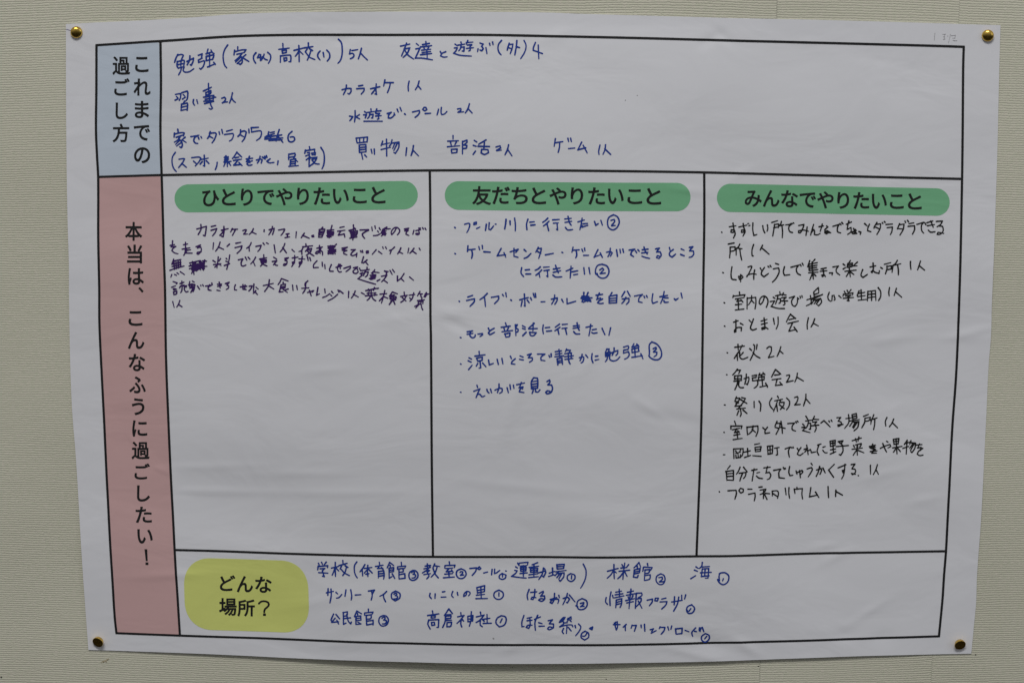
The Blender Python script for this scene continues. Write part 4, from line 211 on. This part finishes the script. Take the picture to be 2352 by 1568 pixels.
# ------------------------------------------------------------------ the wall with its ribbed wallpaper
def wall_material():
    M = Mat('ribbed cream wallpaper', .85); M.b.inputs['Specular IOR Level'].default_value = .2
    geo = M.n('ShaderNodeNewGeometry'); sx = M.n('ShaderNodeSeparateXYZ'); M.l(geo.outputs['Position'], sx.inputs[0])
    X, Z = sx.outputs['X'], sx.outputs['Z']
    def noise(sc, mx, mz, det=2, rough=.5, off=0):
        mp = M.n('ShaderNodeMapping'); mp.inputs['Scale'].default_value = (mx, 1, mz); mp.inputs['Location'].default_value = (off, 0, off)
        M.l(geo.outputs['Position'], mp.inputs[0])
        t = M.n('ShaderNodeTexNoise'); t.inputs['Scale'].default_value = sc; t.inputs['Detail'].default_value = det; t.inputs['Roughness'].default_value = rough
        M.l(mp.outputs[0], t.inputs[0]); return t.outputs['Fac']
    # ribs run level and bow a little away from the middle of the wall; each strip of paper starts at its own height
    bow = M.math('MULTIPLY_ADD', M.math('MULTIPLY', X, X), .14, 1.0)
    z1 = M.math('MULTIPLY', Z, bow)
    s1 = M.math('MULTIPLY', M.math('GREATER_THAN', X, .2195), .0011)
    s2 = M.math('MULTIPLY', M.math('GREATER_THAN', X, .3832), .0009)
    z1 = M.math('ADD', z1, M.math('ADD', s1, s2))
    z1 = M.math('ADD', z1, M.math('MULTIPLY', M.math('SUBTRACT', noise(1, 6, 14, 2), .5), .0060))
    z1 = M.math('ADD', z1, M.math('MULTIPLY', M.math('SUBTRACT', noise(1, 75, 200, 2, .6, 3), .5), .0016))
    z1 = M.math('ADD', z1, M.math('MULTIPLY', M.math('SUBTRACT', noise(1, 420, 420, 1, .5, 7), .5), .0012))
    ph = M.math('MULTIPLY', z1, math.pi / .00226)
    rib = M.math('POWER', M.math('ABSOLUTE', M.math('SINE', ph)), .7)
    grain = noise(900, 1, 1, 2, .6, 2)
    amp = M.math('MULTIPLY_ADD', noise(1, 9, 12, 3, .6, 5), .9, .55)
    h = M.math('MULTIPLY', M.math('MULTIPLY', rib, amp), .00029)
    h = M.math('ADD', h, M.math('MULTIPLY', grain, .00022))
    # the joint between strips
    for sxp, dep in ((.2195, .0005), (.3832, .0003)):
        d = M.math('ABSOLUTE', M.math('SUBTRACT', X, sxp))
        g = M.math('MULTIPLY', M.math('SUBTRACT', 1.0, M.math('MINIMUM', M.math('DIVIDE', d, .0007), 1.0)), -dep)
        h = M.math('ADD', h, g)
    bp = M.n('ShaderNodeBump'); bp.inputs['Strength'].default_value = 1; bp.inputs['Distance'].default_value = 1.0
    M.l(h, bp.inputs['Height']); M.l(bp.outputs[0], M.b.inputs['Normal'])
    cr = M.n('ShaderNodeValToRGB'); M.l(noise(1, 260, 420, 3, .6, 9), cr.inputs[0])
    e = cr.color_ramp.elements; e[0].position = .3; e[0].color = (.612, .618, .482, 1); e[1].position = .7; e[1].color = (.690, .655, .548, 1)
    cr2 = M.n('ShaderNodeValToRGB'); M.l(noise(1, 3.2, 4.5, 4, .6, 4), cr2.inputs[0])
    e = cr2.color_ramp.elements; e[0].position = .3; e[0].color = (.93, .93, .92, 1); e[1].position = .7; e[1].color = (1.03, 1.03, 1.03, 1)
    mx = M.n('ShaderNodeVectorMath', operation='MULTIPLY'); M.l(cr.outputs[0], mx.inputs[0]); M.l(cr2.outputs[0], mx.inputs[1])
    M.l(mx.outputs[0], M.b.inputs['Base Color'])
    return M.m
wall = mesh_obj('wall', [(-1.6, 0, -1.2), (1.6, 0, -1.2), (1.6, 0, 1.2), (-1.6, 0, 1.2), (-1.6, .1, -1.2), (1.6, .1, -1.2), (1.6, .1, 1.2), (-1.6, .1, 1.2)],
                [(0, 1, 2, 3), (5, 4, 7, 6), (4, 0, 3, 7), (1, 5, 6, 2), (3, 2, 6, 7), (4, 5, 1, 0)], wall_material(), smooth=False)
wall['kind'] = 'structure'
def plain(name, col, rough=.7):
    M = Mat(name, rough); t = M.n('ShaderNodeTexNoise'); t.inputs['Scale'].default_value = 700
    g = M.n('ShaderNodeNewGeometry'); M.l(g.outputs['Position'], t.inputs[0])
    s = M.n('ShaderNodeVectorMath', operation='SCALE'); s.inputs[0].default_value = col
    M.l(M.math('MULTIPLY_ADD', t.outputs['Fac'], .6, .7), s.inputs['Scale']); M.l(s.outputs[0], M.b.inputs['Base Color'])
    return M.m
DIRT = plain('brown stain', (.40, .33, .20)); SPECK = plain('dark speck', (.05, .045, .04))
def blob(name, x, z, r, y, mat, parent, seed, flat=1.0, sheet=False):
    rr = random.Random(seed); n = 12; vs = [(x, z)]
    for i in range(n):
        a = i/n*2*math.pi; q = r*rr.uniform(.6, 1.15); vs.append((x+q*math.cos(a), z+q*math.sin(a)*flat))
    v = [(a, (-(float(stand(a, b)) + y) if sheet else -y), b) for a, b in vs]
    return mesh_obj(name, v, [(0, 1+(i+1) % n, 1+i) for i in range(n)], mat, parent)
for i, (dx, dz, r) in enumerate([(0, 0, .0011), (.0022, .0009, .0012), (.0041, .0022, .0009), (-.0018, -.0009, .0007), (.0052, .0031, .0006), (.0028, -.0004, .0006)]):
    blob('stain', -.4070+dx, -.3083+dz, r, .00052, DIRT, wall, i, .7)
for i, (x, z, r) in enumerate([(-.5052, -.3242, .0009), (-.0165, -.3126, .00055), (.073, -.3239, .00055), (.4243, -.298, .0007), (.2178, -.3105, .0006)]):
    blob('speck', x, z, r, .00052, SPECK, wall, 30+i)

# ------------------------------------------------------------------ the poster
poster = link(bpy.data.objects.new('poster', None)); poster.location = (0, 0, 0)
poster['label'] = 'large white handwritten poster pinned by its corners to the ribbed wall'
poster['category'] = 'poster'

def dense(pts, step=.004, smooth=True):
    """curve through measured points (0.1 mm units), resampled evenly in metres"""
    p = np.array(pts, float) / 1e4
    if smooth and len(p) > 2:
        q = []
        for i in range(len(p)-1):
            a = p[max(i-1, 0)]; b = p[i]; c = p[i+1]; d = p[min(i+2, len(p)-1)]
            h = np.linalg.norm(c-b); 
            m1 = (c-a)/max(np.linalg.norm(c-b)+np.linalg.norm(b-a), 1e-9)*h if i > 0 else (c-b)
            m2 = (d-b)/max(np.linalg.norm(d-c)+np.linalg.norm(c-b), 1e-9)*h if i+2 < len(p) else (c-b)
            for t in np.linspace(0, 1, 12, endpoint=False):
                t2, t3 = t*t, t*t*t
                q.append((2*t3-3*t2+1)*b + (t3-2*t2+t)*m1 + (-2*t3+3*t2)*c + (t3-t2)*m2)
        q.append(p[-1]); p = np.array(q)
    s = np.concatenate([[0], np.cumsum(np.linalg.norm(np.diff(p, axis=0), axis=1))])
    n = max(2, int(math.ceil(s[-1]/step))+1)
    t = np.linspace(0, s[-1], n)
    return np.stack([np.interp(t, s, p[:, 0]), np.interp(t, s, p[:, 1])], 1)
def resample(p, n):
    s = np.concatenate([[0], np.cumsum(np.linalg.norm(np.diff(p, axis=0), axis=1))]); t = np.linspace(0, s[-1], n)
    return np.stack([np.interp(t, s, p[:, 0]), np.interp(t, s, p[:, 1])], 1)
def coons(top, bot, left, right, nu, nv):
    T, B, L, R = resample(top, nu), resample(bot, nu), resample(left, nv), resample(right, nv)
    u = np.linspace(0, 1, nu)[None, :, None]; v = np.linspace(0, 1, nv)[:, None, None]
    S = (1-v)*T[None] + v*B[None] + (1-u)*L[:, None] + u*R[:, None]
    S -= (1-u)*(1-v)*T[0] + u*(1-v)*T[-1] + (1-u)*v*B[0] + u*v*B[-1]
    return S
def grid_faces(nu, nv):
    i = np.arange(nv-1)[:, None]*nu + np.arange(nu-1)[None]
    return np.stack([i, i+nu, i+nu+1, i+1], -1).reshape(-1, 4).tolist()
def sheet_patch(name, S, lift, mat, parent):
    nv, nu, _ = S.shape; x = S[..., 0].ravel(); z = S[..., 1].ravel()
    return mesh_obj(name, on_sheet(x, z, lift), grid_faces(nu, nv), mat, parent)
pp = PRINT['paper']
S = coons(dense(pp['top']), dense(pp['bot']), dense(pp['left']), dense(pp['right']), 337, 239)
nv_, nu_, _ = S.shape; sx_, sz_ = S[..., 0].ravel(), S[..., 1].ravel()
Vf, Vb = on_sheet(sx_, sz_, 0), on_sheet(sx_, sz_, -.0002); N_ = len(Vf)
idx = np.arange(N_).reshape(nv_, nu_)
rim = np.concatenate([idx[0, :-1], idx[:-1, -1], idx[-1, :0:-1], idx[:0:-1, 0]])
V_ = np.vstack([Vf, Vb, Vf[rim], Vb[rim]]); m_ = len(rim)
ff = grid_faces(nu_, nv_); ff += [[N_+a for a in reversed(q)] for q in ff]
ff += [(2*N_+i, 2*N_+(i+1) % m_, 2*N_+m_+(i+1) % m_, 2*N_+m_+i) for i in range(m_)]
paper = mesh_obj('paper_sheet', V_, ff, PAPER, poster)

LN = {k: dense(v) for k, v in PRINT['lines'].items()}
def cut(p, z0, z1):      # piece of a downward line between two heights
    return p[(p[:, 1] <= z0) & (p[:, 1] >= z1)]
# tinted panels at the left
zr = lambda a: a[:, 1]
row_left = LN['row'][LN['row'][:, 0] <= LN['margin'][np.argmin(abs(LN['margin'][:, 1]-LN['row'][0, 1])), 0]]
def clipx(p, x1): return p[p[:, 0] <= x1]
top_left = clipx(LN['top'], LN['margin'][0, 0]); bot_left = clipx(LN['bottom'], LN['margin'][-1, 0])
zrow = (row_left[0, 1], row_left[-1, 1])
def pin_ends(p, a, b): return np.vstack([a, p[1:-1], b])
A = LN['left'][0]; B = top_left[-1]; Cc = row_left[0]; D = row_left[-1]; E = LN['left'][-1]; Fp = bot_left[-1]
blue_panel = sheet_patch('blue_panel', coons(top_left, row_left, pin_ends(cut(LN['left'], A[1], Cc[1]), A, Cc), pin_ends(cut(LN['margin'], B[1], D[1]), B, D), 40, 90), .00014, BLUEP, poster)
pink_panel = sheet_patch('pink_panel', coons(row_left, bot_left, pin_ends(cut(LN['left'], Cc[1], E[1]), Cc, E), pin_ends(cut(LN['margin'], D[1], Fp[1]), D, Fp), 40, 230), .00014, PINKP, poster)

def ribbon(name, p, width, lift, mat, parent, ext=(0, 0)):
    d0 = p[0]-p[1]; d1 = p[-1]-p[-2]; p = p.copy()
    p[0] = p[0] + d0/np.linalg.norm(d0)*ext[0]; p[-1] = p[-1] + d1/np.linalg.norm(d1)*ext[1]
    t = np.gradient(p, axis=0); t /= np.linalg.norm(t, axis=1)[:, None]; n = np.stack([-t[:, 1], t[:, 0]], 1)
    cols = 3; V = np.concatenate([p + n*width*(k/(cols-1)-.5) for k in range(cols)]); m = len(p)
    f = []
    for k in range(cols-1):
        for i in range(m-1): f.append((k*m+i, k*m+i+1, (k+1)*m+i+1, (k+1)*m+i))
    return mesh_obj(name, on_sheet(V[:, 0], V[:, 1], lift), f, mat, parent)
LWD = .0022
for k, lift, ext in (('top', .00024, (.00095, .00095)), ('bottom', .00024, (.00095, .00095)), ('left', .00027, (0, 0)), ('right', .00027, (0, 0)),
                     ('row', .00024, (0, 0)), ('margin', .00027, (0, 0)), ('lower', .00024, (0, 0)), ('colone', .00027, (0, 0)), ('coltwo', .00027, (0, 0))):
    ribbon('ruled_line', LN[k], LWD, lift, BLACK, poster, ext)

def bil(q, u, v):
    q = np.array(q, float)/1e4; u = np.asarray(u)[..., None]; v = np.asarray(v)[..., None]
    return (1-u)*(1-v)*q[0] + u*(1-v)*q[1] + u*v*q[2] + (1-u)*v*q[3]
def pill(name, q, mat, ru, rv, power=2.0):
    """rounded shape inside a measured four-cornered outline, as a grid clipped by its rounded ends"""
    nu, nv = 110, 30
    us = np.linspace(0, 1, nu); P_ = []
    # each column spans from its own top to its own bottom
    S = np.zeros((nv, nu, 2))
    tt = .5-.5*np.cos(np.linspace(0, math.pi, nu))     # denser at the ends
    for j, uu in enumerate(tt):
        d = min(uu, 1-uu); y = 0.0
        if d < ru: y = rv*(1-(max(0, 1-((ru-d)/ru)**power))**(1/power))
        vv = np.linspace(y, 1-y, nv)
        S[:, j] = bil(q, np.full(nv, uu), vv)
    return sheet_patch(name, S, .00014, mat, poster)
pl = PRINT['pills']
pills = {k: pill('green_heading', pl[k], GREEN, 56/973., .5) for k in ('first', 'second', 'third')}
pills['yellow'] = pill('yellow_heading', pl['yellow'], YELLOW, .225, .40, 2.25)

# filled outline of a field on a grid (its positive side)
MS = {1: [(0, 4, 7)], 2: [(4, 1, 5)], 3: [(0, 1, 5, 7)], 4: [(5, 2, 6)], 5: [(0, 4, 5, 2, 6, 7)], 6: [(4, 1, 2, 6)], 7: [(0, 1, 2, 6, 7)],
      8: [(7, 6, 3)], 9: [(0, 4, 6, 3)], 10: [(4, 1, 5, 6, 3, 7)], 11: [(0, 1, 5, 6, 3)], 12: [(7, 5, 2, 3)], 13: [(0, 4, 5, 2, 3)], 14: [(4, 1, 2, 3, 7)]}
def contour(F, gx, gz):
    F[F == 0] = 1e-9; I = F > 0
    code = I[:-1, :-1]*1 + I[:-1, 1:]*2 + I[1:, 1:]*4 + I[1:, :-1]*8
    vid = {}; V = []; faces = []
    def corner(j, i):
        k = (j, i, 0)
        if k not in vid: vid[k] = len(V); V.append((gx[i], gz[j]))
        return vid[k]
    def edge(j, i, j2, i2):
        k = (j, i, 1 if j2 == j else 2)
        if k not in vid:
            a, b = F[j, i], F[j2, i2]; t = a/(a-b); t = min(.95, max(.05, t))
            vid[k] = len(V); V.append((gx[i]+(gx[i2]-gx[i])*t, gz[j]+(gz[j2]-gz[j])*t))
        return vid[k]
    for j, i in zip(*np.nonzero(code)):
        c = code[j, i]
        if c == 15: faces.append((corner(j, i), corner(j, i+1), corner(j+1, i+1), corner(j+1, i))); continue
        for poly in MS[c]:
            q = []
            for k in poly:
                if k == 0: q.append(corner(j, i))
                elif k == 1: q.append(corner(j, i+1))
                elif k == 2: q.append(corner(j+1, i+1))
                elif k == 3: q.append(corner(j+1, i))
                elif k == 4: q.append(edge(j, i, j, i+1))
                elif k == 5: q.append(edge(j, i+1, j+1, i+1))
                elif k == 6: q.append(edge(j+1, i, j+1, i+1))
                elif k == 7: q.append(edge(j, i, j+1, i))
            faces.append(tuple(q))
    return np.array(V), faces

# ------------------------------------------------------------------ printed headings (font outlines laid on the sheet)
_gl = {}
def marks(ch):
    """the printed ! and ? with their tapered bar, bowl and square dot"""
    n = 110
    if ch == '！': W_, H_ = 42., 172.
    else: W_, H_ = 450., 614.
    c = H_/n; gx = np.arange(-6, int(W_/c)+8)*c; gz = np.arange(-6, n+8)*c; X_, Y_ = gx[None], (H_-gz)[:, None]   # Y_ counts down
    def quad(q):
        f = np.full((len(gz), len(gx)), 1e6)
        for (ax, ay), (bx, by) in zip(q, q[1:]+q[:1]):
            L = math.hypot(bx-ax, by-ay); f = np.minimum(f, ((bx-ax)*(Y_-ay)-(by-ay)*(X_-ax))/L)
        return f
    if ch == '！':
        F = np.maximum(quad([(0, 0), (29, 0), (34, 130), (14, 130)]), quad([(10, 143), (41, 143), (42, 172), (11, 172)]))
    else:
        F = quad([(185, 514), (295, 516), (296, 614), (188, 614)])
        p = np.array([(32, 129), (70, 84), (125, 50), (215, 36), (310, 50), (380, 90), (408, 150), (395, 215), (340, 275), (270, 335), (238, 395), (230, 466)], float)
        for a, d in zip(p[:-1], np.diff(p, axis=0)):
            t = ((X_-a[0])*d[0]+(Y_-a[1])*d[1])/(d@d); t = np.clip(t, 0, 1)
            F = np.maximum(F, 37-np.hypot(X_-a[0]-t*d[0], Y_-a[1]-t*d[1]))
    P_, f = contour(F, gx, gz); a, b = P_.min(0), P_.max(0); return (P_-a)/(b-a), f
def outline(ch):
    if ch in _gl: return _gl[ch]
    cu = bpy.data.curves.new('g', 'FONT'); cu.body = ch; cu.size = 1; cu.resolution_u = 5; cu.fill_mode = 'NONE'
    o = bpy.data.objects.new('g', cu); SC.collection.objects.link(o)
    dg = bpy.context.evaluated_depsgraph_get(); me = bpy.data.meshes.new_from_object(o.evaluated_get(dg))
    v = np.array([p.co[:2] for p in me.vertices]); e = [tuple(q.vertices) for q in me.edges]
    bpy.data.objects.remove(o); bpy.data.curves.remove(cu); bpy.data.meshes.remove(me)
    _gl[ch] = (v, e); return _gl[ch]
def glyph(ch, nres=72, bold=.023):
    k = (ch, nres)
    if k in _gl: return _gl[k]
    if ch in '！？': return marks(ch)
    v, es = outline(ch); lo = v.min(0)-bold-.03; hi = v.max(0)+bold+.03; cell = (v.max(0)-v.min(0)).max()/nres
    nx, nz = int((hi[0]-lo[0])/cell)+2, int((hi[1]-lo[1])/cell)+2
    gx = lo[0]+np.arange(nx)*cell; gz = lo[1]+np.arange(nz)*cell; X_, Z_ = gx[None, :], gz[:, None]
    D = np.full((nz, nx), 9.); cross = np.zeros((nz, nx), int)
    for a_, b_ in es:
        a, b = v[a_], v[b_]; d = b-a; L = d@d+1e-14
        t = np.clip(((X_-a[0])*d[0]+(Z_-a[1])*d[1])/L, 0, 1)
        D = np.minimum(D, np.hypot(X_-a[0]-t*d[0], Z_-a[1]-t*d[1]))
        if a[1] != b[1]:
            hit = (Z_ >= min(a[1], b[1])) & (Z_ < max(a[1], b[1])) & (a[0]+(Z_-a[1])/(b[1]-a[1])*d[0] > X_)
            cross += hit
    F = np.where(cross % 2 == 1, D, -D) + bold
    P_, f = contour(F, gx, gz)
    a, b = P_.min(0), P_.max(0); _gl[k] = ((P_-a)/(b-a), f); return _gl[k]
par = {'blue': blue_panel, 'pink': pink_panel, 'first': pills['first'], 'second': pills['second'], 'third': pills['third'], 'yellow': pills['yellow']}
for key, lst in PRINT['text'].items():
    for ch, q in lst:
        v, f = glyph(ch)
        P_ = bil(q, v[:, 0], 1-v[:, 1])
        mesh_obj('printed_character', on_sheet(P_[:, 0], P_[:, 1], .00024), f, BLACK, par[key], smooth=True)

# ------------------------------------------------------------------ handwriting: round-tipped strokes, merged where they cross
def stroke_path(pts):
    p = np.array(pts, float)/1e4
    keep = [0]
    for i in range(1, len(p)):
        if np.linalg.norm(p[i]-p[keep[-1]]) > 1e-5: keep.append(i)
    p = p[keep]
    if len(p) < 3: return p
    out = [p[0]]
    ang = np.zeros(len(p))
    for i in range(1, len(p)-1):
        a = p[i]-p[i-1]; b = p[i+1]-p[i]; ang[i] = math.acos(max(-1, min(1, a@b/np.linalg.norm(a)/np.linalg.norm(b))))
    corner = ang > 1.25
    for i in range(len(p)-1):
        b, c = p[i], p[i+1]; h = np.linalg.norm(c-b)
        a = p[i-1] if i > 0 and not corner[i] else None; d = p[i+2] if i+2 < len(p) and not corner[i+1] else None
        m1 = (c-a)/(h+np.linalg.norm(b-a))*h if a is not None else (c-b)
        m2 = (d-b)/(h+np.linalg.norm(d-c))*h if d is not None else (c-b)
        k = max(2, int(h/.0009))
        for t in np.linspace(0, 1, k+1)[1:]:
            t2, t3 = t*t, t*t*t
            out.append((2*t3-3*t2+1)*b + (t3-2*t2+t)*m1 + (-2*t3+3*t2)*c + (t3-t2)*m2)
    return np.array(out)
CELL = .00030
def write_note(label, colour, width, strokes, cell=CELL, seed=0):
    rr = random.Random(seed); paths = []
    for s in strokes:
        p = stroke_path(s)
        if len(p) == 1: p = np.vstack([p, p+.0002])
        n = len(p); r0 = width/2*rr.uniform(.92, 1.08)
        t = np.linspace(0, 1, n); wob = 1 + .06*np.sin(t*rr.uniform(3, 9)+rr.uniform(0, 6))
        tap = np.where(t > .85, 1-(t-.85)*rr.uniform(0, 1.6), 1) * np.where(t < .12, 1+(.12-t)*rr.uniform(0, 1.0), 1)
        paths.append((p, r0*wob*tap))
    lo = np.min([p.min(0) for p, _ in paths], 0)-width*1.6; hi = np.max([p.max(0) for p, _ in paths], 0)+width*1.6
    nx, nz = int((hi[0]-lo[0])/cell)+2, int((hi[1]-lo[1])/cell)+2
    F = np.full((nz, nx), -1e3)
    gx = lo[0]+np.arange(nx)*cell; gz = lo[1]+np.arange(nz)*cell
    for p, r in paths:
        for a, b, ra, rb in zip(p[:-1], p[1:], r[:-1], r[1:]):
            m = max(ra, rb)+cell*2
            i0 = max(0, int((min(a[0], b[0])-m-lo[0])/cell)); i1 = min(nx, int((max(a[0], b[0])+m-lo[0])/cell)+2)
            j0 = max(0, int((min(a[1], b[1])-m-lo[1])/cell)); j1 = min(nz, int((max(a[1], b[1])+m-lo[1])/cell)+2)
            X_ = gx[i0:i1][None]-a[0]; Z_ = gz[j0:j1][:, None]-a[1]; d = b-a; L = d@d+1e-14
            t = np.clip((X_*d[0]+Z_*d[1])/L, 0, 1)
            f = (ra+(rb-ra)*t) - np.sqrt((X_-t*d[0])**2+(Z_-t*d[1])**2)
            np.maximum(F[j0:j1, i0:i1], f, out=F[j0:j1, i0:i1])
    V, faces = contour(F, gx, gz)
    o = mesh_obj('handwritten_line', on_sheet(V[:, 0], V[:, 1], .00030), faces, INK[colour], poster)
    o['label'] = '%s %s' % ({'blue': 'blue marker', 'purple': 'purple marker', 'black': 'black marker', 'pencil': 'pencil', 'violet': 'violet pen'}[colour], label)
    return len(faces)
nf = 0
for k, ln in enumerate(NOTES.strip().split('\n')):
    label, colour, wd, st = ln.split('|')
    strokes = [[tuple(map(int, q.split(','))) for q in s.split()] for s in st.split('/')]
    wd = int(wd)/1e4
    nf += write_note(label, colour, wd, strokes, CELL if wd > .0008 else .00012, k)
print('ink faces', nf)
GREYM = printed('grey smudge', (.36, .36, .37), .7)
for i, (x, z) in enumerate(PRINT['papermarks']):
    blob('smudge', x/1e4, z/1e4, .0006 if i < 2 else .0010, .0001, GREYM, poster, 60+i, sheet=True)

# ------------------------------------------------------------------ brass drawing pins
def brass(bump=.15, rough=.16):
    M = Mat('worn brass', .22); M.b.inputs['Metallic'].default_value = 1
    geo = M.n('ShaderNodeNewGeometry')
    n1 = M.n('ShaderNodeTexNoise'); n1.inputs['Scale'].default_value = 500; n1.inputs['Detail'].default_value = 3; M.l(geo.outputs['Position'], n1.inputs[0])
    n2 = M.n('ShaderNodeTexNoise'); n2.inputs['Scale'].default_value = 220; M.l(geo.outputs['Position'], n2.inputs[0])
    cr = M.n('ShaderNodeValToRGB'); M.l(n2.outputs['Fac'], cr.inputs[0])
    cr.color_ramp.elements[0].color = (.60, .37, .07, 1); cr.color_ramp.elements[0].position = .3
    cr.color_ramp.elements[1].color = (.92, .63, .15, 1); cr.color_ramp.elements[1].position = .7
    M.l(cr.outputs[0], M.b.inputs['Base Color'])
    M.l(M.math('MULTIPLY_ADD', n1.outputs['Fac'], .18, rough), M.b.inputs['Roughness'])
    bp = M.n('ShaderNodeBump'); bp.inputs['Strength'].default_value = bump; bp.inputs['Distance'].default_value = .0006
    M.l(n2.outputs['Fac'], bp.inputs['Height']); M.l(bp.outputs[0], M.b.inputs['Normal'])
    return M.m
BRASS = brass(); DULL = brass(.02, .06)
STEEL = plain('steel point', (.5, .5, .5), .3); STEEL.node_tree.nodes['Principled BSDF'].inputs['Metallic'].default_value = 1
def lathe(prof, n=48):
    V, Fc = [], []
    for r, h in prof:
        for i in range(n): a = 2*math.pi*i/n; V.append((r*math.cos(a), r*math.sin(a), h))
    for k in range(len(prof)-1):
        if prof[k] == prof[k+1]: continue      # a doubled ring is a hard edge
        for i in range(n): Fc.append((k*n+i, k*n+(i+1) % n, (k+1)*n+(i+1) % n, (k+1)*n+i))
    return V, Fc
R_ = .0054
dome = [(.0006, .0004), (R_*.93, .0004)] + [(R_*math.cos(a*math.pi/180)**.9, .0006+.0029*math.sin(a*math.pi/180)) for a in range(0, 90, 6)] + [(.00002, .0035)]
drum = [(.0006, .0), (R_*.80, .0), (R_*.86, .0002), (R_*.94, .0014), (R_*.995, .0033), (R_*.995, .0033), (R_*.97, .00348), (R_*.97, .00348), (R_*.5, .00350), (.00002, .00350)]
def pin(kind, x, z, tilt, roll, label, lift):
    root = link(bpy.data.objects.new('drawing_pin', None))
    root.location = (x, -(float(stand(x, z))+lift), z)
    # local +Z points out of the wall, then leans
    nrm = Vector((math.sin(roll)*math.sin(tilt), -math.cos(tilt), math.cos(roll)*math.sin(tilt)))
    root.rotation_euler = nrm.to_track_quat('Z', 'Y').to_euler()
    root['label'] = label; root['category'] = 'drawing pin'; root['group'] = 'brass drawing pins holding the poster'
    V, Fc = lathe(dome if kind == 'dome' else drum)
    mesh_obj('pin_head', V, Fc, BRASS if kind == 'dome' else DULL, root)
    V, Fc = lathe([(.00055, .0008), (.00055, -.003), (.00005, -.008)], 12)
    mesh_obj('pin_shaft', V, Fc, STEEL, root)
p = [(a/1e4, b/1e4) for a, b in PRINT['pins']]
pin('dome', *p[0], math.radians(13), math.radians(130), 'domed brass pin through the upper left corner of the poster', .0009)
pin('dome', *p[1], math.radians(9), math.radians(-140), 'domed brass pin through the upper right corner beside the pencil note', .0009)
pin('drum', p[2][0]+.0013, p[2][1]+.0018, math.radians(25), math.radians(222), 'dark faced brass pin leaning at the lower left corner of the poster', .0014)
pin('drum', p[3][0]-.0014, p[3][1]+.0020, math.radians(22), math.radians(160), 'dark faced brass pin leaning at the lower right corner of the poster', .0013)
